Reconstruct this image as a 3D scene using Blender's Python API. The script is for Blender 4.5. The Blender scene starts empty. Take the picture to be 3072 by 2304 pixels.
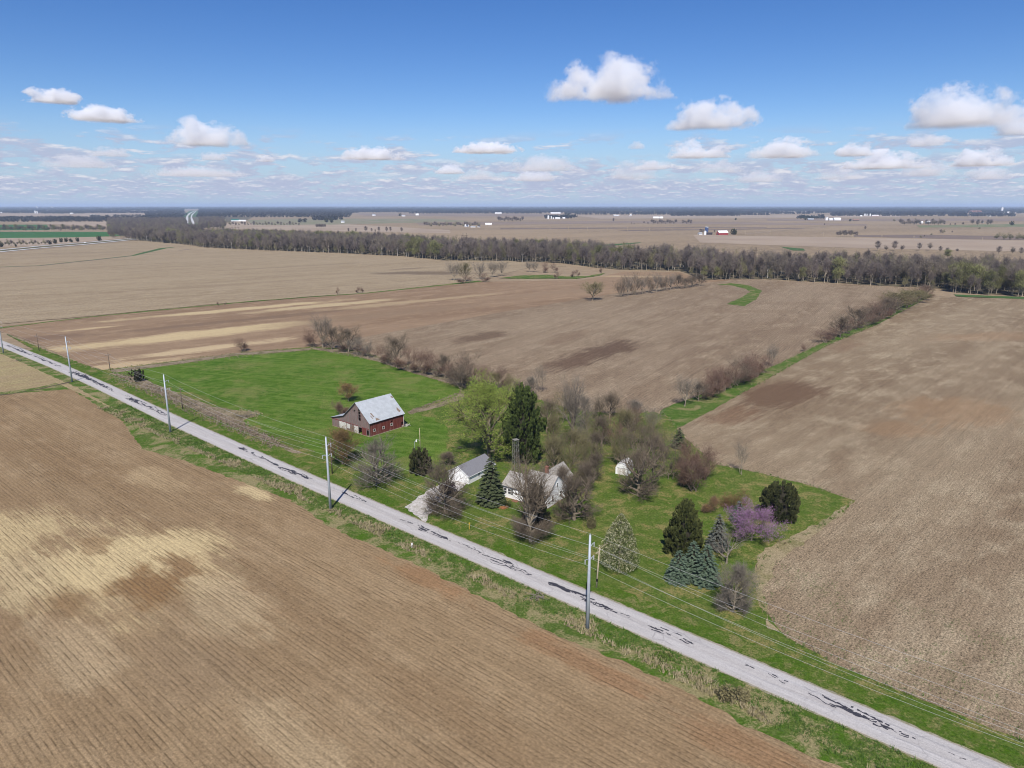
import bpy, bmesh, math, random
import numpy as np
from mathutils import Vector, Matrix
from mathutils import noise as mn
from mathutils.geometry import tessellate_polygon

SC = bpy.context.scene
COL = SC.collection
R = math.radians
# ------------------------------------------------------------------ camera
CAM_H = 70.0                                   # drone height above the flat farmland
PITCH = math.atan((1152 - 617) / 2133.0)       # 14.1 degrees down
cam = bpy.data.cameras.new('camera'); camo = bpy.data.objects.new('camera', cam); COL.objects.link(camo)
camo.location = (0, 0, CAM_H); camo.rotation_euler = (R(90) - PITCH, 0, 0)
cam.sensor_width = 36.0; cam.lens = 36.0 * 2133 / 3072; cam.clip_start = 0.5; cam.clip_end = 400000
SC.camera = camo
# ------------------------------------------------------------------ light
SUN_EL, SHADOW_AZ = R(48.5), R(5.5)            # shadows fall away from the camera, a touch to the right
sl = bpy.data.lights.new('sun', 'SUN'); so = bpy.data.objects.new('sun', sl); COL.objects.link(so)
sl.energy = 4.6; sl.angle = R(0.53); sl.color = (1.0, 0.95, 0.88)
ldir = Vector((math.sin(SHADOW_AZ) * math.cos(SUN_EL), math.cos(SHADOW_AZ) * math.cos(SUN_EL), -math.sin(SUN_EL)))
so.rotation_euler = ldir.to_track_quat('-Z', 'Y').to_euler(); so.location = (0, -200, 300)
vs = SC.view_settings
vs.view_transform = 'Standard'; vs.look = 'None'; vs.exposure = 0.35; vs.gamma = 1.0; vs.use_curve_mapping = False
cy = SC.cycles
cy.use_denoising = True; cy.filter_width = 1.05; cy.max_bounces = 14; cy.diffuse_bounces = 3; cy.glossy_bounces = 2; cy.transmission_bounces = 2
cy.volume_bounces = 12; cy.transparent_max_bounces = 8; cy.caustics_reflective = False; cy.caustics_refractive = False
cy.volume_max_steps = 256; cy.sample_clamp_indirect = 6.0
SC.render.film_transparent = False

class NT:
    """small helper to write node trees as expressions"""
    def __init__(s, nt): s.nt = nt; s.nt.nodes.clear()
    def n(s, t, ins=None, **kw):
        nd = s.nt.nodes.new(t)
        for k, v in kw.items(): setattr(nd, k, v)
        for k, v in (ins or {}).items(): s.set(nd.inputs[k], v)
        return nd
    def set(s, sock, v):
        if isinstance(v, bpy.types.NodeSocket): s.nt.links.new(v, sock)
        elif v is not None:
            if sock.type == 'RGBA' and len(v) == 3: v = (*v, 1)
            sock.default_value = v
    def m(s, op, a, b=None, c=None, clamp=False):
        nd = s.nt.nodes.new('ShaderNodeMath'); nd.operation = op; nd.use_clamp = clamp
        for i, v in enumerate((a, b, c)):
            if v is not None: s.set(nd.inputs[i], v)
        return nd.outputs[0]
    def vm(s, op, a, b=None):
        nd = s.nt.nodes.new('ShaderNodeVectorMath'); nd.operation = op
        s.set(nd.inputs[0], a)
        if b is not None: s.set(nd.inputs[1], b)
        return nd.outputs['Value'] if op in ('LENGTH', 'DOT_PRODUCT') else nd.outputs[0]
    def mix(s, f, a, b, t='MIX'):
        nd = s.nt.nodes.new('ShaderNodeMix'); nd.data_type = 'RGBA'; nd.blend_type = t
        s.set(nd.inputs[0], f); s.set(nd.inputs[6], a); s.set(nd.inputs[7], b)
        return nd.outputs[2]
    def noise(s, vec, scale, detail=4, rough=.55, dist=0.0):
        nd = s.n('ShaderNodeTexNoise', {'Scale': scale, 'Detail': detail, 'Roughness': rough, 'Distortion': dist})
        if vec is not None: s.nt.links.new(vec, nd.inputs['Vector'])
        return nd.outputs[0]
    def ramp(s, v, a, b, lo=0.0, hi=1.0, smooth=True):
        nd = s.n('ShaderNodeMapRange', {0: v, 1: a, 2: b, 3: lo, 4: hi})
        nd.interpolation_type = 'SMOOTHSTEP' if smooth else 'LINEAR'
        return nd.outputs[0]
    def mapping(s, vec, loc=(0, 0, 0), rot=(0, 0, 0), sc=(1, 1, 1)):
        nd = s.n('ShaderNodeMapping', {'Location': loc, 'Rotation': rot, 'Scale': sc})
        s.nt.links.new(vec, nd.inputs['Vector']); return nd.outputs[0]
    def xyz(s, v):
        nd = s.n('ShaderNodeSeparateXYZ'); s.nt.links.new(v, nd.inputs[0]); return nd.outputs
    def comb(s, x, y, z):
        nd = s.n('ShaderNodeCombineXYZ'); s.set(nd.inputs[0], x); s.set(nd.inputs[1], y); s.set(nd.inputs[2], z); return nd.outputs[0]

# ------------------------------------------------------------------ sky
W = bpy.data.worlds.new('World'); SC.world = W; W.use_nodes = True
w = NT(W.node_tree)
sky = w.n('ShaderNodeTexSky'); sky.sky_type = 'NISHITA'; sky.sun_disc = False
sky.sun_elevation = SUN_EL; sky.sun_rotation = math.atan2(-ldir.x, -ldir.y)
sky.altitude = 1500; sky.air_density = 1.0; sky.dust_density = 0.3; sky.ozone_density = 3.0
hs = w.n('ShaderNodeHueSaturation', {'Hue': 0.513, 'Saturation': 1.30, 'Value': 1.02}); w.nt.links.new(sky.outputs[0], hs.inputs['Color'])
gen = w.n('ShaderNodeTexCoord').outputs['Generated']
d = w.xyz(w.vm('NORMALIZE', gen))
az = w.m('ARCTAN2', d[0], d[1]); el = w.m('ARCSINE', d[2])
def cloud_layer(us, vs_, thr, el0, el1, seed):
    def dens(off):
        p = w.comb(w.m('MULTIPLY', az, us), w.m('MULTIPLY', w.m('ADD', el, off), vs_), seed)
        return w.noise(p, 1.0, 8, .62, .1)
    n0, n1 = dens(0.0), dens(0.35 / vs_)
    band = w.m('MULTIPLY', w.ramp(el, el0[0], el0[1]), w.ramp(el, el1[1], el1[0]))
    big = w.noise(w.comb(w.m('MULTIPLY', az, us * .22), w.m('MULTIPLY', el, vs_ * .3), seed + 5), 1.0, 2)
    cov = w.m('MULTIPLY', w.ramp(w.m('ADD', n0, w.m('MULTIPLY', w.m('SUBTRACT', big, .5), .35)), thr, thr + .12), band)
    lit = w.ramp(w.m('SUBTRACT', n0, n1), .0, .2)  # sunlit tops and grey bases painted into the cloud colour
    return cov, lit
bg = hs.outputs[0]
hz = w.ramp(el, 0.125, 0.0)
bg = w.mix(w.m('MULTIPLY', hz, .80), bg, (3.25, 4.35, 6.3))               # pale lavender air low over the horizon
for us, v_, thr, e0, e1, sd in ((52, 230, .41, (.003, .014), (.026, .042), 3.1), (27, 105, .425, (.010, .024), (.048, .068), 7.7), (17, 75, .48, (.030, .046), (.068, .10), 12.3)):
    cov, lit = cloud_layer(us, v_, thr, e0, e1, sd)
    col = w.mix(lit, (4.3, 4.75, 6.3), (7.6, 7.5, 8.0))
    bg = w.mix(w.m('MULTIPLY', cov, .85), bg, col)
wo = w.n('ShaderNodeOutputWorld'); bgn = w.n('ShaderNodeBackground', {'Color': bg, 'Strength': 0.085}); w.nt.links.new(bgn.outputs[0], wo.inputs[0])

# ------------------------------------------------------------------ survey helpers
CP, SP_ = math.cos(PITCH), math.sin(PITCH)
def G(px, py, z=0.0):
    """ground position of a feature sighted at photo pixel (px,py) of the 3072x2304 survey picture"""
    u = (px - 1536) / 2133.0; v = (1152 - py) / 2133.0
    dy = CP + v * SP_; dz = -SP_ + v * CP
    t = (z - CAM_H) / dz
    return (u * t, dy * t)
def HT(bx, by, ty):
    """height of an upright thing whose foot is sighted at (bx,by) and top at row ty"""
    X, Y = G(bx, by); k = (1152 - ty) / 2133.0
    # (Y*SP+zz*CP) = k*(Y*CP-zz*SP)
    return CAM_H + (k * Y * CP - Y * SP_) / (CP + k * SP_)
RO = Vector((0, 120)); RD = Vector((-.76, .65)).normalized(); RN = Vector((RD.y, -RD.x))
CL = [(-300, 4.6), (-80, 5.1), (0, 5.65), (40, 6.0), (80, 6.5), (160, 8.4), (225, 11.2), (280, 12.6), (375, 12.7), (900, 12.7)]
def cl(s):
    return float(np.interp(s, [c[0] for c in CL], [c[1] for c in CL]))
def RP(s, n):                                   # road chainage s, offset n from the centre line (positive = farmstead side)
    p = RO + RD * s + RN * (cl(s) + n); return (p.x, p.y)

rng = random.Random(11)
def lin(r, g, b): return tuple(((c / 255) / 12.92 if c / 255 <= .04045 else ((c / 255 + .055) / 1.055) ** 2.4) for c in (r, g, b))

# ------------------------------------------------------------------ objects
def tag(o, label=None, cat=None, group=None, kind=None):
    if label: o['label'] = label
    if cat: o['category'] = cat
    if group: o['group'] = group
    if kind: o['kind'] = kind
    return o
def thing(name, label, cat, loc=(0, 0, 0), rz=0.0, group=None):
    o = bpy.data.objects.new(name, None); COL.objects.link(o); o.empty_display_size = .3
    o.location = loc; o.rotation_euler = (0, 0, rz)
    return tag(o, label, cat, group)
def link(name, me, parent=None, loc=None, rz=None, sc=None):
    o = bpy.data.objects.new(name, me); COL.objects.link(o)
    if parent: o.parent = parent
    if loc is not None: o.location = loc
    if rz is not None: o.rotation_euler = (0, 0, rz)
    if sc is not None: o.scale = sc if hasattr(sc, '__len__') else (sc, sc, sc)
    return o

class MB:
    """collects vertices and faces, becomes ONE mesh"""
    def __init__(s): s.v = []; s.f = []; s.mi = []; s.c = 0
    def add(s, vs, fs, mi=0):
        b = len(s.v); s.v.extend(vs)
        for f in fs: s.f.append(tuple(b + i for i in f)); s.mi.append(mi)
    def box(s, x0, x1, y0, y1, z0, z1, mi=0):
        s.add([(x0, y0, z0), (x1, y0, z0), (x1, y1, z0), (x0, y1, z0), (x0, y0, z1), (x1, y0, z1), (x1, y1, z1), (x0, y1, z1)],
              [(3, 2, 1, 0), (4, 5, 6, 7), (0, 1, 5, 4), (1, 2, 6, 5), (2, 3, 7, 6), (3, 0, 4, 7)], mi)
    def tube(s, pts, rad, sides=6, mi=0, cap=True):
        n = len(pts); vs = []
        for i in range(n):
            a = pts[max(i - 1, 0)]; b = pts[min(i + 1, n - 1)]
            t = (b - a); t = t.normalized() if t.length > 1e-9 else Vector((0, 0, 1))
            x = t.orthogonal().normalized(); 
            if i and (x.dot(px_) < 0.2): x = (px_ - t * px_.dot(t)).normalized()
            px_ = x; y = t.cross(x)
            for k in range(sides):
                an = 2 * math.pi * k / sides
                vs.append(tuple(pts[i] + (x * math.cos(an) + y * math.sin(an)) * rad[i]))
        fs = [(i * sides + k, i * sides + (k + 1) % sides, (i + 1) * sides + (k + 1) % sides, (i + 1) * sides + k) for i in range(n - 1) for k in range(sides)]
        if cap: fs.append(tuple((n - 1) * sides + k for k in range(sides))); fs.append(tuple(reversed(range(sides))))
        s.add(vs, fs, mi)
    def mesh(s, name, mats, smooth=False):
        me = bpy.data.meshes.new(name); me.from_pydata(s.v, [], s.f)
        mats = mats if isinstance(mats, (list, tuple)) else [mats]
        for m_ in mats: me.materials.append(m_)
        if len(mats) > 1: me.polygons.foreach_set('material_index', s.mi)
        if smooth: me.polygons.foreach_set('use_smooth', [True] * len(me.polygons))
        me.update(); return me
    def build(s, name, mats, parent=None, smooth=False, **k):
        return link(name, s.mesh(name, mats, smooth), parent, **k)

# ------------------------------------------------------------------ materials
def new_mat(name):
    m = bpy.data.materials.new(name); m.use_nodes = True; return m, NT(m.node_tree)
def finish(t, col, rough=.95, bump=None, bstr=.3, bdist=.05, spec=.2, metal=0.0):
    ps = t.n('ShaderNodeBsdfPrincipled', {'Base Color': col, 'Roughness': rough, 'Metallic': metal, 'Specular IOR Level': spec})
    if bump is not None:
        b = t.n('ShaderNodeBump', {'Height': bump, 'Strength': bstr, 'Distance': bdist}); t.nt.links.new(b.outputs[0], ps.inputs['Normal'])
    o = t.n('ShaderNodeOutputMaterial'); t.nt.links.new(ps.outputs[0], o.inputs[0])
def plain(name, a, b=None, scale=2.0, rough=.9, spec=.2, metal=0.0, bstr=0.0, stretch=(1, 1, 1), rnd=0.0, detail=5):
    """two-tone mottled material in object space; rnd shifts brightness per object"""
    m, t = new_mat(name); b = b or tuple(c * .75 for c in a)
    oc = t.mapping(t.n('ShaderNodeTexCoord').outputs['Object'], sc=stretch)
    nz = t.noise(oc, scale, detail, .6)
    col = t.mix(t.ramp(nz, .35, .65), a, b)
    if rnd:
        oi = t.n('ShaderNodeObjectInfo').outputs['Random']
        col = t.mix(1.0, col, t.n('ShaderNodeCombineColor', {0: t.ramp(oi, 0, 1, 1 - rnd, 1 + rnd, False), 1: t.ramp(oi, 0, 1, 1 - rnd * .9, 1 + rnd, False), 2: t.ramp(oi, 0, 1, 1 - rnd, 1 + rnd * .7, False)}).outputs[0], 'MULTIPLY')
    finish(t, col, rough, nz if bstr else None, bstr, .04, spec, metal); return m

def field_mat(name, c0, c1, c2, ang, spacing=0.76, rows=.5, speck=.5, patches=(), big=.012, streak=6.0, dark=None, pale=None, clump=3.2, dash=.5):
    """tilled soil: c0/c1 broad tones, c2 scattered mottling; rows along ang; patches = (x,y,rx,ry,rot,colour,amount)"""
    m, t = new_mat(name)
    pos = t.n('ShaderNodeNewGeometry').outputs['Position']
    rot = t.mapping(pos, rot=(0, 0, -ang))                         # x along the rows
    rx = t.xyz(rot)
    st = t.comb(t.m('MULTIPLY', rx[0], 1 / streak), rx[1], 0.0)
    bn = t.noise(st, big * 3, 5, .6, .3)
    col = t.mix(t.ramp(bn, .36, .64), c0, c1)
    mnz = t.noise(t.comb(t.m('MULTIPLY', rx[0], .45), rx[1], 3.0), .16, 6, .65)
    col = t.mix(t.ramp(mnz, .42, .72), col, c2)
    for (x, y, a, b, r, pc, amt) in patches:
        q = t.mapping(t.vm('SUBTRACT', pos, (x, y, 0)), rot=(0, 0, -r))
        q = t.vm('MULTIPLY', q, (1 / a, 1 / b, 0))
        dd = t.vm('LENGTH', q)
        wob = t.noise(t.comb(t.m('MULTIPLY', rx[0], .10), rx[1], 9.0), .55, 7, .8)
        wob2 = t.noise(pos, 2.2 / (a + b), 4, .6)
        dd = t.m('ADD', t.m('ADD', dd, t.m('MULTIPLY', t.m('SUBTRACT', wob, .5), 2.1)), t.m('MULTIPLY', t.m('SUBTRACT', wob2, .5), 1.6))
        col = t.mix(t.m('MULTIPLY', t.ramp(dd, 1.15, .45), amt), col, pc)
    # furrows
    wig = t.m('MULTIPLY', t.noise(t.comb(t.m('MULTIPLY', rx[0], .10), t.m('MULTIPLY', rx[1], .10), 0), 1.0, 2), .45)
    ph = t.m('FRACT', t.m('ADD', t.m('DIVIDE', rx[1], spacing), wig))
    tri = t.m('ABSOLUTE', t.m('SUBTRACT', ph, .5))                # 0 at furrow centre
    brk = t.noise(t.comb(t.m('MULTIPLY', rx[0], .30), t.m('MULTIPLY', rx[1], 1.3), 1.0), 1.0, 3, .6)
    pas = t.noise(t.comb(t.m('MULTIPLY', rx[0], .05), t.m('MULTIPLY', rx[1], .16), 5.0), 1.0, 2)
    line = t.m('MULTIPLY', t.ramp(tri, .22, .04), t.m('MULTIPLY', t.ramp(brk, dash - .12, dash + .16), t.ramp(pas, .32, .62, .35, 1.0)))
    col = t.mix(t.m('MULTIPLY', line, rows), col, dark or tuple(c * .52 for c in c1))
    tram = t.m('ABSOLUTE', t.m('SUBTRACT', t.m('FRACT', t.m('ADD', t.m('DIVIDE', rx[1], spacing * 12.0), t.m('MULTIPLY', wig, .1))), .5))
    col = t.mix(t.m('MULTIPLY', t.m('MULTIPLY', t.ramp(tram, .035, .012), t.ramp(brk, .35, .6)), rows * .45), col, tuple(c * .6 for c in c1))
    ridge = t.m('MULTIPLY', t.ramp(tri, .3, .48), t.ramp(brk, .45, .68))
    col = t.mix(t.m('MULTIPLY', ridge, rows * .4), col, pale or tuple(min(1, c * 1.35) for c in c0))
    # clods and bits of stalk
    s1 = t.noise(t.comb(t.m('MULTIPLY', rx[0], .8), rx[1], 0.0), clump, 5, .75)
    s2 = t.noise(pos, clump * .31, 4, .7)
    rowtone = t.noise(t.comb(t.m('MULTIPLY', rx[0], .012), t.m('MULTIPLY', rx[1], .75), 17.0), 1.0, 4, .7)
    k = t.m('ADD', t.m('MULTIPLY', t.ramp(s1, .3, .7, -1, 1, False), speck), t.m('MULTIPLY', t.ramp(s2, .3, .7, -1, 1, False), speck * .22))
    k = t.m('ADD', k, t.m('MULTIPLY', t.ramp(rowtone, .3, .7, -1, 1, False), min(.13, .05 + rows * .1)))
    col = t.mix(1.0, col, t.n('ShaderNodeCombineColor', {0: t.m('ADD', k, 1), 1: t.m('ADD', k, 1), 2: t.m('ADD', k, 1)}).outputs[0], 'MULTIPLY')
    col = t.mix(1.0, col, (.97, .98, .875), 'MULTIPLY')
    hgt = t.m('ADD', t.m('MULTIPLY', s1, .7), t.m('MULTIPLY', tri, rows * 1.2))
    finish(t, col, 1.0, hgt, .35, .12, .05); return m

def grass_mat(name, a, b, c, tan, tan_amt=.3, scale=.25, mow=None, fine=2.6):
    m, t = new_mat(name)
    pos = t.n('ShaderNodeNewGeometry').outputs['Position']
    n1 = t.noise(pos, scale * .22, 5, .6, .4); n2 = t.noise(pos, scale * 1.6, 6, .7); n3 = t.noise(pos, fine, 4, .75)
    col = t.mix(t.ramp(n1, .36, .64), a, b)
    col = t.mix(t.ramp(n2, .42, .66), col, c)
    n4 = t.noise(t.vm('ADD', pos, (37, 91, 0)), scale * .35, 6, .72, .6)
    tk = t.ramp(t.m('ADD', n4, t.m('MULTIPLY', t.m('SUBTRACT', n3, .5), .35)), .60 - tan_amt * .4, .74 - tan_amt * .3)
    col = t.mix(t.m('MULTIPLY', tk, .85), col, tan)
    if mow is not None:
        r = t.xyz(t.mapping(pos, rot=(0, 0, -mow)))
        sw = t.noise(t.comb(t.m('MULTIPLY', r[0], .03), t.m('MULTIPLY', r[1], .5), 0), 1.0, 3)
        col = t.mix(t.m('MULTIPLY', t.ramp(sw, .45, .7), .4), col, tuple(x * 1.5 for x in c))
    k = t.ramp(n3, .28, .72, .55, 1.45, False)
    col = t.mix(1.0, col, t.n('ShaderNodeCombineColor', {0: k, 1: k, 2: k}).outputs[0], 'MULTIPLY')
    finish(t, col, 1.0, n3, .6, .2, .05); return m
# ================================================================== GROUND
ZC = [0.0]
def jitter_outline(pts, step, amp, freq, seed):
    out = []
    n = len(pts)
    for i in range(n):
        a = Vector(pts[i]); b = Vector(pts[(i + 1) % n]); L = (b - a).length
        k = max(1, min(400, int(L / step))); nr = Vector((-(b - a).y, (b - a).x)).normalized() if L > 1e-6 else Vector((0, 0))
        for j in range(k):
            p = a.lerp(b, j / k)
            o = mn.fractal(Vector((p.x * freq, p.y * freq, seed)), 0.7, 2.1, 4) * amp
            p = p + nr * o; out.append((p.x, p.y))
    return out
def sheet(name, pts, mat, amp=.4, step=1.2, freq=.35, world=False, kind='structure', z=None, parent=None):
    """a sheet of ground a few mm above the ones laid before it"""
    w_ = pts if world else [G(*p) for p in pts]
    o2 = jitter_outline(w_, step, amp, freq, len(name) + len(pts)) if amp else w_
    ZC[0] += .008
    zz = ZC[0] if z is None else z
    tr = tessellate_polygon([[Vector((p[0], p[1], 0)) for p in o2]])
    fs = []
    for a, b, c in tr:
        A, B, C = o2[a], o2[b], o2[c]
        cr = (B[0] - A[0]) * (C[1] - A[1]) - (B[1] - A[1]) * (C[0] - A[0])
        fs.append((a, b, c) if cr > 0 else (a, c, b))
    me = bpy.data.meshes.new(name); me.from_pydata([(p[0], p[1], zz) for p in o2], [], fs); me.materials.append(mat); me.update()
    o = link(name, me, parent)
    if kind: o['kind'] = kind
    return o
def pang(a, b):
    A, B = G(*a), G(*b); return math.atan2(B[1] - A[1], B[0] - A[0])
def el_patch(px, py, a, b, rot, col, amt):
    x, y = G(px, py); return (x, y, a, b, rot, col, amt)

SOIL, SOIL2 = (.27, .187, .127), (.225, .150, .099)
ROADANG = math.atan2(RD.y, RD.x)
A_EAST, A_MID, A_NW = pang((2194, 1236), (2436, 1130)), pang((1663, 1190), (1975, 1040)), pang((280, 950), (1100, 880))
TAN = (.50, .395, .265)
M_base = field_mat('far soil', (.27, .202, .148), (.21, .156, .115), (.32, .245, .178), A_NW, rows=0, speck=.14, big=.0016, streak=3.5, clump=.4)
M_near = field_mat('planted soil', (.25, .174, .110), (.218, .146, .090), (.29, .207, .135), ROADANG, .80, .85, .42, [
    el_patch(420, 1690, 23, 17, ROADANG, (.48, .375, .23), .92), el_patch(250, 1720, 14, 12, ROADANG, (.47, .365, .225), .8), el_patch(10, 1620, 13, 17, .2, (.46, .36, .22), .75), el_patch(40, 1740, 16, 7, ROADANG, (.44, .345, .22), .7),
    el_patch(760, 1480, 9, 3.0, ROADANG, (.46, .36, .225), .85), el_patch(470, 1440, 14, 5, ROADANG, (.36, .265, .17), .6),
    el_patch(640, 1800, 18, 7, ROADANG, (.36, .275, .185), .65), el_patch(230, 1960, 15, 6, ROADANG, (.37, .28, .19), .6), el_patch(900, 2250, 17, 4, ROADANG, (.36, .27, .18), .6),
    el_patch(450, 1765, 11, 6.5, ROADANG, (.20, .118, .062), .95), el_patch(200, 1810, 7, 4, ROADANG, (.20, .125, .07), .8), el_patch(545, 1700, 7, 3.4, ROADANG, (.20, .12, .066), .85), el_patch(290, 1640, 6, 3.5, ROADANG, (.215, .135, .078), .75), el_patch(560, 2010, 14, 8, ROADANG, (.215, .15, .10), .5),
    el_patch(1270, 1740, 14, 3, ROADANG, (.25, .14, .078), .7), el_patch(1740, 1990, 16, 3, ROADANG, (.25, .14, .08), .7), el_patch(2230, 2250, 12, 3, ROADANG, (.25, .14, .08), .6)],
    clump=2.6, streak=4, big=.014, dash=.45)
M_east = field_mat('corn stubble', (.238, .180, .131), (.188, .135, .096), (.305, .242, .180), A_EAST, .80, .5, .9, [
    el_patch(2330, 1190, 38, 13, A_EAST, (.125, .078, .055), .95), el_patch(2200, 1250, 18, 8, A_EAST, (.17, .105, .072), .7), el_patch(2540, 1040, 22, 7, A_EAST, (.19, .125, .088), .6),
    el_patch(2860, 1230, 26, 20, .4, (.25, .155, .095), .55), el_patch(2700, 1290, 14, 10, .4, (.25, .155, .095), .5), el_patch(2990, 1010, 45, 14, .2, (.27, .175, .115), .5)],
    clump=3.0, streak=7, dash=.5)
M_mid = field_mat('stubble', (.240, .180, .136), (.185, .132, .097), (.275, .212, .16), A_MID, 1.3, .85, .8, [
    el_patch(1830, 1050, 34, 12, A_MID, (.105, .068, .052), .95), el_patch(1720, 1085, 26, 11, A_MID, (.115, .074, .056), .9), el_patch(1450, 1010, 26, 10, A_MID, (.13, .088, .066), .9),
    el_patch(1700, 1012, 30, 9, A_MID, (.165, .11, .08), .6), el_patch(2400, 990, 24, 9, A_MID, (.18, .125, .092), .6), el_patch(2390, 912, 30, 10, 0, (.19, .135, .10), .55), el_patch(2250, 935, 25, 10, 0, (.20, .14, .10), .5)],
    clump=1.7, streak=9, dash=.5)
M_nw = field_mat('worked soil', (.245, .168, .12), (.20, .132, .093), (.285, .20, .142), A_NW, 1.6, .25, .12, [
    el_patch(560, 1008, 75, 14, A_NW, (.47, .365, .235), .9), el_patch(760, 985, 60, 12, A_NW, (.45, .35, .225), .85), el_patch(600, 1050, 50, 8, A_NW, (.46, .355, .24), .85), el_patch(390, 1095, 26, 9, A_NW, (.45, .34, .225), .8),
    el_patch(700, 930, 85, 9, A_NW, (.47, .37, .24), .85), el_patch(1000, 915, 70, 9, A_NW, (.46, .365, .24), .75), el_patch(265, 987, 20, 4, A_NW, (.46, .35, .23), .7), el_patch(1250, 905, 80, 9, A_NW, (.39, .30, .20), .6),
    el_patch(760, 958, 90, 7, A_NW, (.155, .105, .08), .7), el_patch(100, 1020, 30, 12, A_NW, (.165, .11, .085), .7), el_patch(1150, 945, 90, 14, A_NW, (.20, .138, .10), .6), el_patch(1650, 880, 70, 14, A_NW, (.235, .165, .12), .6), el_patch(1900, 830, 45, 12, 0, (.40, .30, .205), .7)],
    clump=1.2, streak=11, big=.01)
M_left = field_mat('bean stubble', (.29, .226, .165), (.248, .188, .135), (.32, .255, .188), A_NW, 2.4, .4, .42, [
    el_patch(1290, 820, 70, 22, 0, (.13, .095, .075), .8), el_patch(880, 800, 110, 10, A_NW, (.20, .15, .11), .5), el_patch(600, 860, 120, 8, A_NW, (.205, .15, .11), .45), el_patch(1230, 806, 40, 7, A_NW, (.17, .125, .10), .6)],
    clump=.9, streak=12)
M_corner = field_mat('dry stubble', (.29, .225, .145), (.25, .185, .115), (.30, .25, .14), A_NW, 1.0, .2, .4, clump=1.5)
M_lawn = grass_mat('lawn', (.060, .106, .014), (.074, .112, .018), (.100, .128, .030), (.205, .172, .068), .30, .55)
M_rside = grass_mat('roadside grass', (.050, .104, .008), (.062, .108, .013), (.09, .125, .024), (.19, .165, .07), .28, .6)
M_past = grass_mat('pasture', (.044, .100, .007), (.072, .126, .015), (.098, .148, .028), (.15, .16, .05), .24, .16, mow=ROADANG + .4)
M_verge = grass_mat('verge grass', (.052, .112, .008), (.058, .098, .016), (.09, .12, .03), (.25, .205, .11), .40, .5)
M_rough = grass_mat('rough weeds', (.11, .105, .045), (.145, .12, .07), (.12, .095, .06), (.25, .20, .14), .5, .5)
M_strip = grass_mat('strip grass', (.050, .105, .012), (.065, .11, .02), (.095, .13, .035), (.2, .175, .08), .3, .3)
M_tanstrip = grass_mat('dead grass', (.20, .165, .085), (.16, .15, .065), (.25, .205, .115), (.29, .235, .145), .5, .4)
M_green = plain('winter wheat', (.028, .10, .02), (.035, .12, .028), .004, 1.0)
M_dgreen = plain('ditch grass', (.035, .10, .02), (.07, .10, .035), .08, 1.0)
M_tan1 = plain('pale stubble', (.33, .26, .19), (.28, .215, .155), .006, 1.0)
M_brown1 = plain('dark soil', (.14, .105, .085), (.175, .13, .10), .006, 1.0)
M_mauve = plain('worked loam', (.225, .17, .128), (.19, .142, .105), .004, 1.0)
M_woodfloor = plain('leaf litter', (.13, .10, .07), (.09, .085, .045), .12, 1.0)

# base ground to the horizon
bk = [-60000, -30000, -15000, -8000, -4000, -2000, -1000, -600, -400, -300, -200, -100, 0]
xs = bk + [-b for b in reversed(bk[:-1])]
ys = [-300, -100, 0, 60, 120, 180, 240, 300, 400, 500, 700, 1000, 1500, 2200, 3200, 5000, 8000, 13000, 22000, 40000, 70000]
V = [(x, y, -.05) for y in ys for x in xs]; nx = len(xs)
Fc = [(j * nx + i, j * nx + i + 1, (j + 1) * nx + i + 1, (j + 1) * nx + i) for j in range(len(ys) - 1) for i in range(nx - 1)]
me = bpy.data.meshes.new('ground'); me.from_pydata(V, [], Fc); me.materials.append(M_base); me.update(); link('ground', me)['kind'] = 'structure'

# ---- far patchwork (a few km out), laid as separate fields
def far(pts, mat, amp=4): return sheet('field', pts, mat, amp, 60, .01)
far([(0, 641), (190, 640), (420, 638), (420, 645), (200, 648), (0, 648)], M_tan1)
far([(-200, 695), (370, 696), (372, 708), (160, 713), (-200, 718)], M_green)
far([(-200, 674), (140, 674), (150, 690), (-200, 692)], M_green)
far([(60, 667), (330, 664), (330, 680), (160, 672)], M_tan1)
far([(-200, 641), (190, 640), (190, 651), (-200, 647)], M_tan1)
far([(230, 640), (460, 640), (460, 650), (235, 652)], M_tan1)
far([(-200, 716), (360, 711), (380, 714), (120, 737), (-200, 748)], M_tan1)
far([(610, 671), (900, 666), (1100, 676), (1350, 690), (1350, 700), (800, 690), (640, 684)], M_tan1)
far([(740, 661), (880, 656), (1300, 656), (1420, 664), (1000, 674), (760, 675)], plain('thin pasture', (.16, .165, .085), (.22, .185, .125), .01, 1.0))
far([(1060, 640), (1700, 642), (1720, 646), (1600, 650), (1100, 648)], M_mauve)
far([(1250, 668), (1900, 662), (2600, 672), (2600, 677), (1900, 670), (1260, 676)], M_mauve)
far([(1720, 646), (2700, 645), (2700, 652), (1800, 656)], M_tan1)
far([(1500, 684), (2300, 681), (2300, 683), (1500, 688)], M_brown1, 2)
far([(1850, 690), (2400, 684), (2420, 686), (1880, 693)], M_brown1, 2)
far([(2560, 705), (2760, 704), (3300, 714), (3300, 722), (2900, 718), (2560, 710)], M_brown1, 3)
far([(2880, 707), (3000, 709), (3010, 716), (2880, 715)], M_brown1, 3)
far([(1800, 735), (1920, 727), (1925, 729), (1830, 738)], M_dgreen, 1)
far([(2338, 740), (2410, 746), (2416, 752), (2380, 752)], M_dgreen, 1)
far([(2750, 676), (3300, 668), (3300, 679), (2760, 683)], plain('wet meadow', (.12, .15, .06), (.2, .175, .10), .02, 1.0), 3)
far([(2300, 657), (3300, 655), (3300, 664), (2300, 662)], M_mauve)
far([(2080, 705), (3300, 725), (3300, 760), (2600, 745), (2100, 728)], M_tan1)
far([(530, 692), (610, 692), (600, 660), (604, 632), (570, 632), (548, 645), (540, 668)], M_dgreen)
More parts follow.
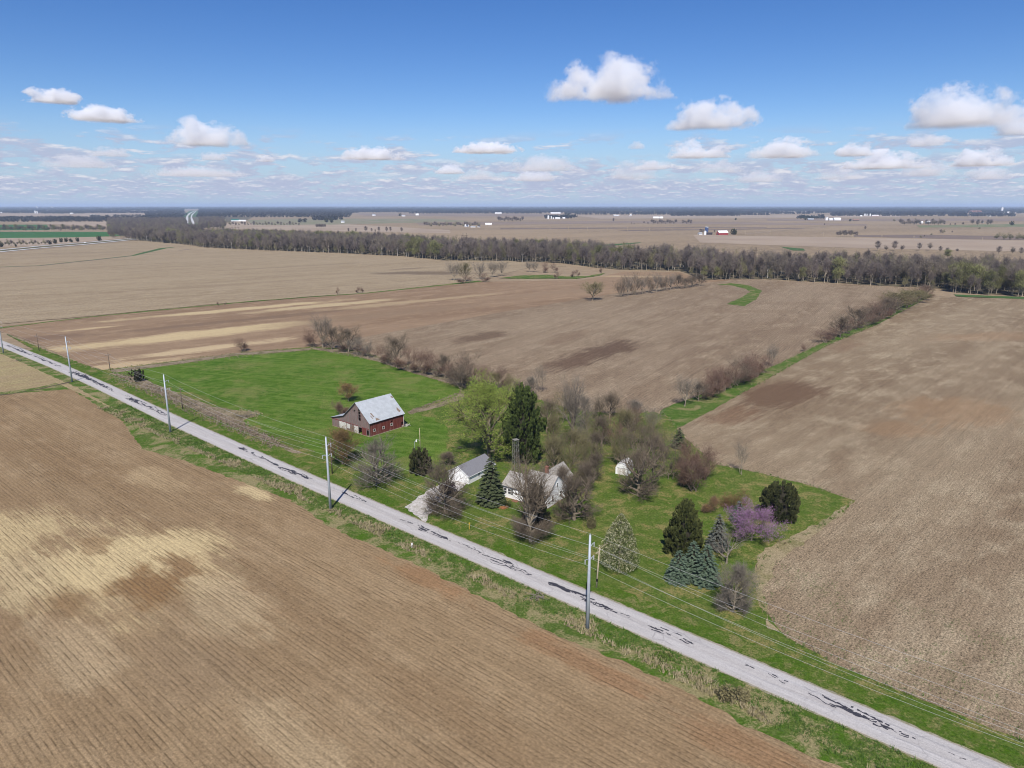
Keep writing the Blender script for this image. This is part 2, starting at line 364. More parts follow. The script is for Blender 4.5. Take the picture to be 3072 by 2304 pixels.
far([(500, 652), (760, 650), (740, 661), (640, 672), (520, 668)], M_woodfloor)

# ---- middle distance
sheet('field', [(-60, 978), (280, 948), (640, 913), (900, 892), (1100, 879), (1300, 857), (1430, 843), (1520, 820), (1590, 802), (1700, 800), (1500, 780), (1330, 782), (1207, 769), (900, 756), (610, 743), (560, 735), (420, 722), (200, 742), (-60, 768)], M_left, 1.2, 4, .05)
sheet('field', [(-40, 985), (280, 951), (640, 916), (900, 895), (1100, 881), (1300, 860), (1440, 846), (1650, 842), (1740, 842), (1820, 826), (1870, 815), (2040, 817), (2105, 842), (2200, 836), (2190, 852), (1900, 880), (1500, 945), (1140, 1010), (960, 1042), (720, 1062), (310, 1112), (250, 1092), (60, 1013)], M_nw, .8, 3, .08)
sheet('field', [(960, 1036), (1140, 1003), (1500, 938), (1900, 872), (2150, 846), (2230, 836), (2800, 868), (2727, 905), (2460, 1035), (2339, 1093), (2218, 1141), (2097, 1190), (2015, 1217), (1961, 1240), (1880, 1246), (1771, 1242), (1676, 1224), (1500, 1168), (1386, 1135), (1200, 1095), (1060, 1056)], M_mid, .6, 2.5, .12)
sheet('field', [(2000, 1270), (2194, 1190), (2339, 1110), (2485, 1030), (2630, 970), (2785, 888), (2900, 893), (3300, 903), (3700, 1300), (3900, 2304), (3072, 2280), (2700, 2120), (2300, 1900), (2255, 1740), (2300, 1650), (2480, 1560), (2560, 1510), (2417, 1458), (2261, 1420), (2100, 1390)], M_east, .6, 2.5, .12)
# ditch lines, grass waterways
def line_sheet(name, pts, wid, mat, amp=.5, step=3):
    P_ = [Vector(G(*p)) for p in pts]; lo, hi = [], []
    for i, p in enumerate(P_):
        t_ = (P_[min(i + 1, len(P_) - 1)] - P_[max(i - 1, 0)]).normalized(); n_ = Vector((-t_.y, t_.x))
        ww = wid[i] if hasattr(wid, '__len__') else wid
        lo.append(p - n_ * ww / 2); hi.append(p + n_ * ww / 2)
    return sheet(name, [(p.x, p.y) for p in lo + hi[::-1]], mat, amp, step, .2, True)
line_sheet('ditch', [(-60, 988), (0, 985), (140, 967), (280, 951), (450, 934), (640, 916), (760, 904), (900, 894), (1100, 880), (1300, 859), (1440, 844)], [5, 5, 3, 3, 4, 4, 4, 3.5, 4, 6, 10], M_strip)
line_sheet('ditch', [(-40, 803), (120, 797), (280, 780), (400, 767), (440, 757), (490, 745), (520, 742)], [4, 4, 4, 6, 10, 12, 8], M_dgreen)
line_sheet('ditch', [(-40, 804), (120, 798), (280, 781), (400, 768)], 4.5, M_brown1, .5, 3)
line_sheet('ditch', [(60, 763), (250, 759), (420, 755), (450, 756)], 3, M_brown1)
line_sheet('soil_streak', [(538, 752), (560, 749), (575, 747)], [4, 8, 3], M_brown1)
sheet('waterway', [(1495, 835), (1560, 827), (1640, 825), (1700, 830), (1760, 829), (1817, 819), (1800, 827), (1730, 837), (1650, 836), (1560, 837)], M_strip, 1.5, 3, .1)
sheet('waterway', [(2150, 855), (2194, 850), (2247, 857), (2286, 873), (2271, 897), (2233, 920), (2179, 913), (2218, 896), (2250, 877), (2237, 867), (2194, 857)], M_strip, .8, 2, .15)
sheet('wood_floor', [(420, 722), (560, 733), (610, 741), (900, 754), (1207, 768), (1330, 781), (1500, 783), (1685, 789), (1770, 801), (1858, 809), (2040, 812), (2108, 840), (2300, 837), (2631, 857), (2816, 866), (2872, 879), (3300, 896), (3300, 800), (3072, 795), (2700, 785), (2300, 775), (2000, 760), (1700, 735), (1400, 728), (900, 703), (560, 690), (380, 700)], M_woodfloor, 3, 8, .04)
sheet('waterway', [(2860, 884), (3300, 900), (3300, 908), (2870, 890)], M_dgreen, .8, 3)
# ---- yard, pasture, fence-row strip
sheet('grass_strip', [(1985, 1232), (2015, 1217), (2097, 1189), (2218, 1140), (2339, 1092), (2460, 1034), (2600, 968), (2727, 903), (2800, 884), (2785, 893), (2630, 976), (2485, 1036), (2339, 1118), (2194, 1200), (2060, 1275), (2000, 1300), (1950, 1300)], M_strip, .5, 2)
yard_road = [RP(s, 2.6) for s in (290, 240, 200, 160, 120, 80, 40, 0, -40, -80, -130)]
yard_back = [G(*p) for p in [(3300, 2300), (3072, 2232), (2892, 2157), (2720, 2088), (2519, 2002), (2432, 1956), (2375, 1925), (2318, 1878), (2290, 1812), (2262, 1748), (2268, 1690), (2350, 1640), (2450, 1590), (2520, 1545), (2565, 1506), (2417, 1456), (2261, 1418), (2143, 1395), (2080, 1340), (2030, 1290), (2000, 1250), (1961, 1238), (1880, 1243), (1771, 1238), (1676, 1219), (1500, 1165), (1386, 1128), (1200, 1090), (1060, 1052), (940, 1042), (720, 1060), (310, 1112), (240, 1100), (120, 1045), (20, 1004)]]
sheet('lawn', yard_road + yard_back, M_lawn, .5, 1.5, .3, True)
sheet('pasture', [(350, 1118), (520, 1092), (720, 1066), (940, 1052), (1040, 1064), (1130, 1088), (1240, 1124), (1330, 1150), (1372, 1170), (1368, 1190), (1300, 1212), (1235, 1232), (1290, 1250), (1335, 1275), (1340, 1330), (1300, 1400), (1200, 1420), (1090, 1420), (1020, 1395), (930, 1355), (860, 1315), (800, 1300), (735, 1270), (730, 1245), (680, 1228), (560, 1180), (450, 1148)], M_past, 3.2, 1.5, .09)
sheet('weed_strip', [(330, 1122), (420, 1135), (520, 1175), (640, 1222), (760, 1240), (770, 1252), (730, 1262), (740, 1280), (820, 1320), (905, 1362), (880, 1362), (780, 1315), (690, 1275), (560, 1220), (440, 1170), (350, 1130)], M_rough, .9, 1.2, .3)
sheet('rough_strip', [(1222, 1238), (1300, 1216), (1372, 1190), (1380, 1170), (1395, 1180), (1390, 1200), (1310, 1226), (1230, 1246)], M_rough, .4, 1.2)
sheet('rough_strip', [(930, 1044), (1060, 1054), (1200, 1092), (1386, 1130), (1400, 1165), (1340, 1150), (1240, 1122), (1130, 1086), (1040, 1062), (940, 1050)], M_rough, .6, 1.5)
sheet('weed_strip', [(330, 1112), (720, 1060), (930, 1046), (935, 1052), (720, 1068), (350, 1120)], M_rough, .3, 1.2)
sheet('tan_strip', [(2300, 1650), (2450, 1578), (2540, 1520), (2520, 1550), (2420, 1625), (2330, 1690), (2292, 1780), (2310, 1868), (2340, 1900), (2300, 1890), (2275, 1800), (2262, 1735), (2270, 1680)], M_tanstrip, .8, 1.2)
sheet('verge', [RP(s, 2.7) for s in (330, 290, 240, 200, 160, 120, 80, 40, 0, -40, -90, -140)] + [RP(s, 7.2) for s in (-140, -90, -40, 0, 40, 80, 120, 160, 200)] + [RP(250, 10), RP(300, 9), RP(330, 8)], M_rside, .8, 1.4, .3, True)
# ---- camera-side field and verge
vo = [G(*p) for p in [(0, 1186), (110, 1178), (215, 1170), (300, 1225), (370, 1268), (400, 1312), (430, 1352), (560, 1388), (700, 1440), (873, 1505), (994, 1587), (1139, 1650), (1285, 1716), (1430, 1790), (1575, 1862), (1672, 1918), (1794, 1958), (1955, 2030), (2099, 2104), (2260, 2196), (2375, 2248), (2490, 2294)]]
vo = [RP(420, -16)] + vo + [RP(-85, -9.5), RP(-150, -9.0)]
sheet('field', [RP(-150, -8), RP(-150, -150), RP(420, -150), RP(420, -14)] + [(p[0] + .4, p[1] + .5) for p in vo[1:-2]], M_near, .5, 1.2, .3, True)
sheet('verge', [RP(s, -2.6) for s in (-150, -100, -60, -30, 0, 40, 80, 120, 160, 200, 240, 280, 320, 420)] + vo, M_verge, .7, 1.0, .35, True)
sheet('field', [RP(185, -8.5), RP(230, -7.5), RP(300, -8), RP(420, -8), RP(420, -60), RP(250, -60)] + [G(0, 1180), G(110, 1166), G(170, 1152)], M_corner, .6, 1.2, .3, True)
line_sheet('ditch', [(-40, 1190), (30, 1186), (60, 1180), (110, 1172), (160, 1160), (215, 1148)], [1.5, 1.5, 1.2, 1.2, 1.5, 2], plain('ditch soil', (.10, .075, .045), (.06, .05, .03), .6, 1.0), .3, 1)

# ---- the county road with tar patches, gravel drive
def road_mat():
    m, t = new_mat('road')
    pos = t.n('ShaderNodeNewGeometry').outputs['Position']
    r = t.xyz(t.mapping(pos, rot=(0, 0, -ROADANG)))
    st = t.noise(t.comb(t.m('MULTIPLY', r[0], .05), r[1], 0), 1.6, 5, .6)
    fi = t.noise(pos, 5.0, 4, .7)
    col = t.mix(t.ramp(st, .38, .66), (.435, .415, .40), (.365, .347, .335))
    blot = t.noise(pos, .35, 5, .65)
    col = t.mix(t.m('MULTIPLY', t.ramp(blot, .5, .75), .6), col, (.46, .44, .42))
    cr = t.n('ShaderNodeTexVoronoi', {'Scale': .33}, feature='DISTANCE_TO_EDGE')
    t.nt.links.new(t.vm('ADD', t.comb(t.m('MULTIPLY', r[0], .55), r[1], 0), t.n('ShaderNodeTexNoise', {'Scale': .8, 'Detail': 4}).outputs[1]), cr.inputs['Vector'])
    ck = t.m('MULTIPLY', t.ramp(cr.outputs[0], .03, .004), t.ramp(t.noise(pos, .12, 3), .42, .62))
    col = t.mix(t.m('MULTIPLY', ck, .5), col, (.22, .21, .21))
    lat = t.n('ShaderNodeAttribute', attribute_name='lat').outputs['Fac']
    wp_ = t.m('ABSOLUTE', t.m('SUBTRACT', t.m('ABSOLUTE', lat), 1.45))
    col = t.mix(t.m('MULTIPLY', t.ramp(wp_, .25, .9), .4), col, (.36, .335, .315))
    col = t.mix(t.m('MULTIPLY', t.ramp(t.m('ABSOLUTE', lat), 2.5, 2.95), .55), col, (.33, .30, .26))
    k = t.ramp(fi, .3, .7, .82, 1.18, False)
    col = t.mix(1.0, col, t.n('ShaderNodeCombineColor', {0: k, 1: k, 2: k}).outputs[0], 'MULTIPLY')
    finish(t, col, .95, fi, .2, .02, .2); return m
HW = 2.95
S_ = [-160 + 2.0 * i for i in range(300)]
rb = MB(); jr = [(.10 * mn.noise(Vector((s * .5, 0, 1))), .10 * mn.noise(Vector((s * .5, 0, 5)))) for s in S_]
zr = ZC[0] + .05
for s, (j1, j2) in zip(S_, jr):
    for n_, z_ in ((-HW + j1, zr - .05), (-HW + .12 + j1, zr), (0, zr + .05), (HW - .12 + j2, zr), (HW + j2, zr - .05)):
        x, y = RP(s, n_); rb.v.append((x, y, z_))
for i in range(len(S_) - 1):
    for k in range(4):
        a = i * 5 + k; rb.f.append((a, a + 5, a + 6, a + 1)); rb.mi.append(0)
road = rb.build('road', road_mat()); road['kind'] = 'structure'
la = road.data.attributes.new('lat', 'FLOAT', 'POINT'); la.data.foreach_set('value', [q for s in S_ for q in (-HW, -HW + .12, 0.0, HW - .12, HW)])
M_should = plain('gravelly road edge', (.30, .265, .215), (.20, .19, .11), 1.2, 1.0, detail=7)
for sg in (-1, 1):
    sheet('road_shoulder', [RP(s, sg * 2.5) for s in S_[::6]] + [RP(s, sg * 3.28) for s in S_[::-6]], M_should, .28, .9, .7, True, z=zr - .042)
ROADZ = zr
M_tar = plain('tar', (.035, .034, .045), (.05, .05, .06), 3, .85)
def crown_z(n): return ROADZ + .05 * (1 - abs(n) / (HW - .12)) + .006
def tar_patch(s0, s1, n0, heavy):
    """one run of crack filler: wandering thin bands with blots"""
    r = random.Random(int(s0 * 7 + n0 * 13)); mb = MB()
    nb = 2 + int(heavy * 4)
    for b in range(nb):
        a = r.uniform(s0, s0 + (s1 - s0) * .55); e = min(s1, a + r.uniform(.35, .9) * (s1 - s0)); n = n0 + r.uniform(-.75, .75) * (.3 + heavy)
        pts = []; s = a; k = 0
        while s < e:
            n += r.uniform(-.2, .2); n = max(-2.3, min(2.5, n)); pts.append((s, n, (.03 + .10 * r.random()) * (1 + heavy * 1.0))); s += r.uniform(.25, .6)
        for i in range(len(pts) - 1):
            if r.random() < .22: continue
            (sa, na, wa), (sb, nb_, wb) = pts[i], pts[i + 1]
            q = [(sa, na - wa), (sb, nb_ - wb), (sb, nb_ + wb), (sa, na + wa)]
            mb.add([(*RP(x, y), crown_z(y) + .0006 * b) for x, y in q], [(3, 2, 1, 0)])
    for b in range(int(heavy * (s1 - s0) * .5)):
        sc_, nc = r.uniform(s0, s1), n0 + r.uniform(-.5, .5); L_, w_ = r.uniform(.6, 2.0), r.uniform(.12, .42) * (0.6 + heavy); m_ = 11
        q = [(sc_ + L_ * math.cos(6.283 * i / m_) * r.uniform(.6, 1.2), nc + w_ * math.sin(6.283 * i / m_) * r.uniform(.5, 1.3)) for i in range(m_)]
        mb.add([(*RP(x, max(-2.6, min(2.7, y))), crown_z(y) + .004 + .0006 * b) for x, y in q], [tuple(range(m_))])
    if mb.v:
        me = mb.mesh('tar_patch', M_tar); bm = bmesh.new(); bm.from_mesh(me); bmesh.ops.recalc_face_normals(bm, faces=bm.faces)
        for f in bm.faces:
            if f.normal.z < 0: f.normal_flip()
        bm.to_mesh(me); bm.free(); link('tar_patch', me, road)
def s_of(px, py):
    p = Vector(G(px, py)) - RO; return p.dot(RD)
for a, b, n0, hv in [((30, 1037), (95, 1063), 0.3, .9), ((95, 1063), (190, 1103), .3, .7), ((222, 1117), (290, 1152), .6, 1.5), ((292, 1152), (336, 1180), .5, .8), ((365, 1190), (385, 1200), .9, .2),
                     ((392, 1196), (452, 1222), .6, 1.2), ((452, 1222), (505, 1252), .6, .8), ((724, 1346), (752, 1358), .8, .7), ((760, 1362), (835, 1398), .9, .5), ((842, 1404), (905, 1432), .9, 1.1), ((905, 1425), (940, 1446), .8, .7), ((1035, 1480), (1100, 1512), .9, .4),
                     ((1200, 1560), (1245, 1580), .7, .1), ((1246, 1580), (1300, 1602), .5, .5), ((1290, 1600), (1360, 1628), .6, .5), ((1380, 1630), (1450, 1668), .8, .12), ((1445, 1655), (1660, 1752), .9, .15), ((1465, 1680), (1600, 1735), .0, .25),
                     ((1650, 1752), (1740, 1795), .7, .9), ((1740, 1790), (1860, 1840), .6, .6), ((1860, 1845), (1900, 1862), .7, .1), ((1962, 1885), (2040, 1922), .7, .6), ((2030, 1915), (2110, 1945), 1.0, .35), ((2225, 1998), (2270, 2020), 1.0, .08), ((2300, 2028), (2385, 2068), .9, .12), ((2425, 2082), (2560, 2140), .5, .35), ((2530, 2130), (2680, 2190), .4, .9), ((2640, 2180), (2760, 2230), .3, .4), ((2840, 2262), (2900, 2290), .5, .1)]:
    tar_patch(min(s_of(*a), s_of(*b)), max(s_of(*a), s_of(*b)), n0, hv)
M_gravel = plain('gravel', (.52, .49, .46), (.34, .31, .275), 1.6, 1.0, bstr=.4, detail=8)
sheet('driveway', [(1216, 1527), (1250, 1500), (1290, 1472), (1330, 1450), (1350, 1440), (1400, 1455), (1385, 1470), (1345, 1492), (1305, 1520), (1285, 1555), (1278, 1572)], M_gravel, .6, .7, .5)
# ================================================================== VEGETATION
Z = Vector((0, 0, 1))
def rdir(r, base, ang, az):
    x = base.orthogonal().normalized(); y = base.cross(x)
    return (base * math.cos(ang) + (x * math.cos(az) + y * math.sin(az)) * math.sin(ang)).normalized()
def ribbon(mb, p, d, L, w, r, bend=.12):
    s = d.cross(Vector((r.uniform(-1, 1), r.uniform(-1, 1), r.uniform(-1, 1))))
    if s.length < 1e-4: s = d.orthogonal()
    s = s.normalized() * w * .5
    m_ = p + d * L * .5 + Vector((r.uniform(-1, 1), r.uniform(-1, 1), r.uniform(-.3, 1))) * L * bend
    e = p + d * L
    mb.add([tuple(p - s), tuple(p + s), tuple(m_ + s * .75), tuple(m_ - s * .75), tuple(e)], [(0, 1, 2, 3), (3, 2, 4)])
    return e
def bare_tree(seed, h, spread=.5, trunk=.18, limbs=8, kids=(6, 6, 5), rad=None, up=.18, low=35, high=75, wig=.16, twig=(1.1, .035), lower=0, stems=1, lean=0.0, leafer=None):
    """returns (wood, twigs) mesh builders; h metres tall, spread = crown radius / h"""
    r = random.Random(seed); wood, tw = MB(), MB()
    rad = rad or h * .021
    def grow(p, d, L, rr, lvl):
        nseg = (6, 5, 3, 2)[min(lvl, 3)]; pts = [p.copy()]; dirs = [d.copy()]
        for i in range(nseg):
            d = (d + Vector((r.uniform(-1, 1), r.uniform(-1, 1), r.uniform(-1, 1))) * wig + Z * up * (1.0 if lvl < 3 else .4)).normalized()
            p = p + d * (L / nseg); pts.append(p.copy()); dirs.append(d.copy())
        tip = .25 if lvl else .35
        (wood if lvl < 2 else tw).tube(pts, [rr * (1 - (1 - tip) * i / nseg) for i in range(nseg + 1)], (6, 5, 3, 3)[min(lvl, 3)], cap=False)
        return pts, dirs
    def at(pts, dirs, t):
        f = t * (len(pts) - 1); i = min(int(f), len(pts) - 2); return pts[i].lerp(pts[i + 1], f - i), dirs[i + 1]
    def sub(p, d, L, rr, lvl):
        pts, dirs = grow(p, d, L, rr, lvl); n = kids[lvl - 1]; a0 = r.uniform(0, 6.28)
        for k in range(n):
            t = .25 + .75 * (k + r.random()) / n
            q, dd = at(pts, dirs, min(t, .99)); nd = rdir(r, dd, R(r.uniform(22, 55)), a0 + 2.4 * k)
            if lvl == len(kids):
                e = ribbon(tw, q, (nd + Z * up * .6).normalized(), twig[0] * r.uniform(.5, 1.3), twig[1], r)
                if leafer: leafer(r, q, e)
            else:
                sub(q, nd, L * r.uniform(.42, .66) * (1.15 - .45 * t), rr * .60 * (1.1 - .4 * t), lvl + 1)
        if lvl < len(kids): sub(pts[-1], dirs[-1], L * .45, rr * .25, lvl + 1)
    for st in range(stems):
        base = Vector((0, 0, -.2)); d = Z.copy()
        if stems > 1:
            a = 6.283 * st / stems + r.uniform(-.4, .4); base = Vector((math.cos(a), math.sin(a), 0)) * rad * 2.5 + Vector((0, 0, -.2)); d = rdir(r, Z, R(r.uniform(2, 17)), a + r.uniform(-.3, .3))
        d = (d + Vector((lean, 0, 0))).normalized()
        TL = h * trunk + .2
        pts = [base.copy()]; p = base.copy(); dirs = [d.copy()]
        TT = h * (.72 if stems == 1 and high > 50 else trunk + .12)      # leader carries on through the crown
        ns = 8
        for i in range(ns):
            d = (d + Vector((r.uniform(-1, 1), r.uniform(-1, 1), 0)) * wig * .4 + Z * .05).normalized(); p = p + d * (TT / ns); pts.append(p.copy()); dirs.append(d.copy())
        rr = [rad * (1.25 if i == 0 else 1) * (1 - .78 * i / ns) for i in range(ns + 1)]
        if stems > 1: rr = [x * .6 for x in rr]
        wood.tube(pts, rr, 7, cap=False)
        nl = max(2, limbs // stems) if stems > 1 else limbs
        for k in range(nl):
            u_ = (k + r.random() * .8) / nl
            z_ = (trunk + (.70 - trunk) * u_ ** 1.1) if TT > h * .5 else (trunk + .10 * u_)
            q, dd = at(pts, dirs, min(.98, z_ * h / TT))
            inc = R(low + (high - low) * (1 - u_) * r.uniform(.75, 1.1)); az_ = 2.4 * k + r.uniform(-.4, .4)
            nd = rdir(r, Z, inc, az_)
            reach = h * spread * r.uniform(.8, 1.15); top = (h - q.z) * r.uniform(.85, 1.05)
            L_ = min(reach / max(.3, math.sin(inc)), top / max(.25, math.cos(inc)) * 1.15)
            sub(q, nd, max(L_ * .72, h * .12), rad * .78 * (1 - .45 * u_) * (.6 if stems > 1 else 1), 1)
        if TT > h * .5: sub(pts[-1], dirs[-1], h - pts[-1].z, rad * .22, 1)
        for k in range(lower):                                       # low drooping branches
            q, dd = at(pts, dirs, r.uniform(.25, .9) * trunk * h / TT); nd = rdir(r, Z, R(r.uniform(70, 100)), 2.4 * k)
            sub(q, nd, h * spread * r.uniform(.5, .8), rad * .22, 1)
    return wood, tw
def fit(wood, tw, h, rx):
    """scale a generated tree to the surveyed height and crown radius"""
    z = np.array([v[2] for v in tw.v]); q = np.array([math.hypot(v[0], v[1]) for v in tw.v])
    kz = h / np.percentile(z, 99.7); kx = rx / np.percentile(q, 96)
    for mb in (wood, tw):
        mb.v = [(x * kx, y * kx, zz * kz) for x, y, zz in mb.v]
def leaf(mb, p, size, r, mi=0, flat=None):
    a = Vector((r.uniform(-1, 1), r.uniform(-1, 1), r.uniform(-1, 1))); a = a.normalized() if a.length > .01 else Z
    b = a.orthogonal().normalized() if flat is None else flat
    b = a.cross(b).normalized() if flat is None else (b - a * a.dot(b)).normalized()
    s = size * r.uniform(.6, 1.3)
    mb.add([tuple(p - a * s * .5), tuple(p + b * s * .3), tuple(p + a * s * .5), tuple(p - b * s * .3)], [(0, 1, 2, 3)], mi)

def conifer(seed, h, rmax, n=5200, style='spruce', base=.02, spray=.55, tiers=15, core=True, rag=.16):
    """dense evergreen: sprays of needles on separate branches (spruce) or upright plumes (juniper, cedar)"""
    r = random.Random(seed); mb, wd = MB(), MB()
    wd.tube([Vector((0, 0, -.2)), Vector((0, 0, h * .5)), Vector((0, 0, h * .93))], [h * .022, h * .014, .02], 6, cap=False)
    def prof(t):
        if style == 'spruce': return rmax * ((1 - t) ** .70) * (.72 + .28 * min(1, (t + .03) / .12))
        if style == 'dome': return rmax * math.sqrt(max(0, 1 - max(0, (t - .35) / .65) ** 2.2)) * min(1, .80 + t * .6)
        if style == 'ragged': return rmax * min(1, .5 + t * 1.25) * max(.05, 1 - max(0, (t - .42) / .6) ** 1.5)
        return rmax * max(.02, (1 - t)) ** .72 * min(1, .72 + t * 1.5)                         # juniper
    def kite(p, d_, side, s_, wq=.34):
        mid = p + d_ * s_ * .5; side = side * s_ * wq
        mb.add([tuple(p), tuple(mid + side), tuple(p + d_ * s_), tuple(mid - side)], [(0, 1, 2, 3)])
    if style == 'spruce':
        nbr = 17; per = max(5, int(n / (tiers * nbr * .62)))
        for k in range(tiers):
            t0 = base + (1 - base) * (k / tiers); off = r.uniform(0, 6.28); nb = max(5, int(nbr * (1 - t0 * .75)))
            for j in range(nb):
                a = off + 6.283 * (j + r.uniform(-.3, .3)) / nb; t = min(.985, t0 + r.uniform(-.25, .25) / tiers); L = prof(t) * r.uniform(1 - rag * 1.3, 1 + rag * .7)
                ca, sa = math.cos(a), math.sin(a); perp = Vector((-sa, ca, 0)); sag = r.uniform(.02, .16)
                for i in range(max(3, int(per * (1.15 - .8 * t0)))):
                    q = r.random() ** .55; z = h * t + h * .06 - L * q * (.16 + sag) - (.03 + .05 * r.random()) * h / tiers
                    wdt = (1 - q * .55) * L * .22
                    p = Vector((ca * L * q, sa * L * q, z)) + perp * r.uniform(-1, 1) * wdt
                    d_ = (Vector((ca, sa, -.18 + r.uniform(-.22, .3))) + perp * r.uniform(-.75, .75)).normalized()
                    sd = d_.cross(Z + Vector((r.uniform(-.5, .5), r.uniform(-.5, .5), 0))).normalized()
                    kite(p, d_, sd, spray * r.uniform(.6, 1.2) * (.6 + .4 * (1 - t)))
        for i in range(40): kite(Vector((r.gauss(0, .06), r.gauss(0, .06), h * r.uniform(.93, .985))), rdir(r, Z, R(r.uniform(5, 60)), r.uniform(0, 6.28)), Vector((1, 0, 0)), spray * .7)
    else:
        npl = max(26, n // 62)
        for k in range(npl):
            t = base + (.93 - base) * ((k + r.random()) / npl) ** (1.25 if style != 'dome' else 1.0); a = 2.399963 * k + r.uniform(-.3, .3)
            q = r.uniform(.62, 1.0); R0 = prof(t) * q * r.uniform(1 - rag * 1.4, 1 + rag * .8); L = h * r.uniform(.10, .17) * (1.1 - .4 * t); out = .42 * (1 - .5 * t)
            ca, sa = math.cos(a), math.sin(a); ax_ = Vector((ca * out, sa * out, 1)).normalized(); c = Vector((ca * R0, sa * R0, max(.05, h * t - L * .3)))
            for i in range(n // npl):
                f = r.random() ** .8; w_ = L * .30 * (1 - f * .8); b_ = r.uniform(0, 6.28); o_ = Vector((math.cos(b_), math.sin(b_), 0)) * w_ * r.random() ** .4
                d_ = (ax_ + o_.normalized() * .55 * r.random() + Vector((0, 0, r.uniform(-.2, .2)))).normalized()
                sd = d_.cross(Vector((r.uniform(-1, 1), r.uniform(-1, 1), r.uniform(-.3, .3)))); sd = sd.normalized() if sd.length > .05 else Vector((1, 0, 0))
                p = c + ax_ * L * f + o_
                if p.z < .05: p.z = .05
                kite(p, d_, sd, spray * r.uniform(.5, 1.15))
    if core:                                                    # dark core added to block see-through; inner shade put into its colour
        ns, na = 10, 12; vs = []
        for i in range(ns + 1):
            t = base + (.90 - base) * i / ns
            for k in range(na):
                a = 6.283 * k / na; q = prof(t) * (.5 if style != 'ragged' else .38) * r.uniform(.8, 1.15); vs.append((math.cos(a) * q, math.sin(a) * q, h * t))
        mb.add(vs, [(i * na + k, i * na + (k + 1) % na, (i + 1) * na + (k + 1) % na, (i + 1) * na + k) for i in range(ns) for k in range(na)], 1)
    return wd, mb

def bush(seed, h, rx, n=1400, size=.2, stems=9):
    """low shrub: stems plus leaf-sized faces in a lumpy dome"""
    r = random.Random(seed); wd, mb = MB(), MB()
    for k in range(stems):
        a = 2.4 * k; L = h * r.uniform(.6, .95); d = rdir(r, Z, R(r.uniform(8, 40)), a); wd.tube([Vector((0, 0, -.1)), d * L * .5, d * L + Z * .1], [h * .02, h * .014, .01], 4, cap=False)
    lob = [(Vector((r.uniform(-.55, .55) * rx, r.uniform(-.55, .55) * rx, r.uniform(.35, .68) * h)), r.uniform(.4, .62)) for _ in range(9)]
    for k in range(n):
        c, s_ = r.choice(lob); d = Vector((r.gauss(0, 1), r.gauss(0, 1), r.gauss(0, 1))).normalized() * r.random() ** .3
        p = Vector((c.x + d.x * rx * s_, c.y + d.y * rx * s_, max(.05, c.z + d.z * h * s_ * .75))); leaf(mb, p, size, r)
    return wd, mb

# ---- bark and foliage
M_bark = plain('grey bark', (.23, .19, .145), (.14, .112, .085), 5, .95, bstr=.3, stretch=(3, 3, .6), rnd=.12)
M_barkpale = plain('pale bark', (.31, .265, .205), (.19, .16, .122), 4, .95, stretch=(3, 3, .6), rnd=.1)
M_twig = plain('bare twigs', (.150, .118, .088), (.115, .09, .068), 3, .95, rnd=.16)
M_twiggrey = plain('grey twigs', (.195, .168, .138), (.15, .128, .105), 3, .95, rnd=.12)
M_twigred = plain('reddish twigs', (.175, .112, .085), (.14, .088, .068), 3, .95, rnd=.14)
M_twigbrown = plain('budding brown twigs', (.185, .122, .062), (.145, .105, .05), 2, .95, rnd=.1)
M_twigolive = plain('olive twigs', (.175, .152, .075), (.135, .118, .065), 2, .95, rnd=.14)
M_budgreen = plain('new leaves', (.15, .21, .030), (.19, .24, .045), 1.2, .8)
M_budbrown = plain('russet buds', (.21, .125, .055), (.17, .12, .05), 1.5, .9, rnd=.1)
M_pink = plain('redbud blossom', (.33, .16, .33), (.25, .11, .25), 1.5, .8)
M_white = plain('pear blossom', (.52, .50, .34), (.20, .21, .075), 1.4, .8, detail=2)
M_wleaf = plain('pear leaves', (.115, .15, .04), (.06, .085, .022), 2, .8)
M_spruce = plain('spruce needles', (.098, .118, .058), (.052, .068, .030), 2.5, .85)
M_blue = plain('blue spruce needles', (.125, .170, .115), (.062, .096, .060), 2.5, .85)
M_grey = plain('grey spruce needles', (.155, .165, .140), (.095, .10, .085), 2.5, .9)
M_jun = plain('juniper foliage', (.082, .090, .026), (.045, .055, .016), 2.0, .9)
M_cedar = plain('dark cedar foliage', (.070, .074, .028), (.036, .042, .016), 2.0, .9)
M_darkfir = plain('dark evergreen foliage', (.034, .052, .016), (.085, .115, .026), 1.5, .9)
M_core = plain('dark crown core', (.035, .032, .022), None, 2, 1.0)  # colour of the added crown core, dark in place of inner shade
M_plum = plain('purple leaves', (.048, .020, .028), (.030, .013, .02), 2, .85)
M_shrub = plain('shrub leaves', (.055, .075, .022), (.035, .05, .015), 2.5, .85)
M_wild = plain('wild shrub leaves', (.10, .15, .025), (.07, .11, .02), 2.5, .85)

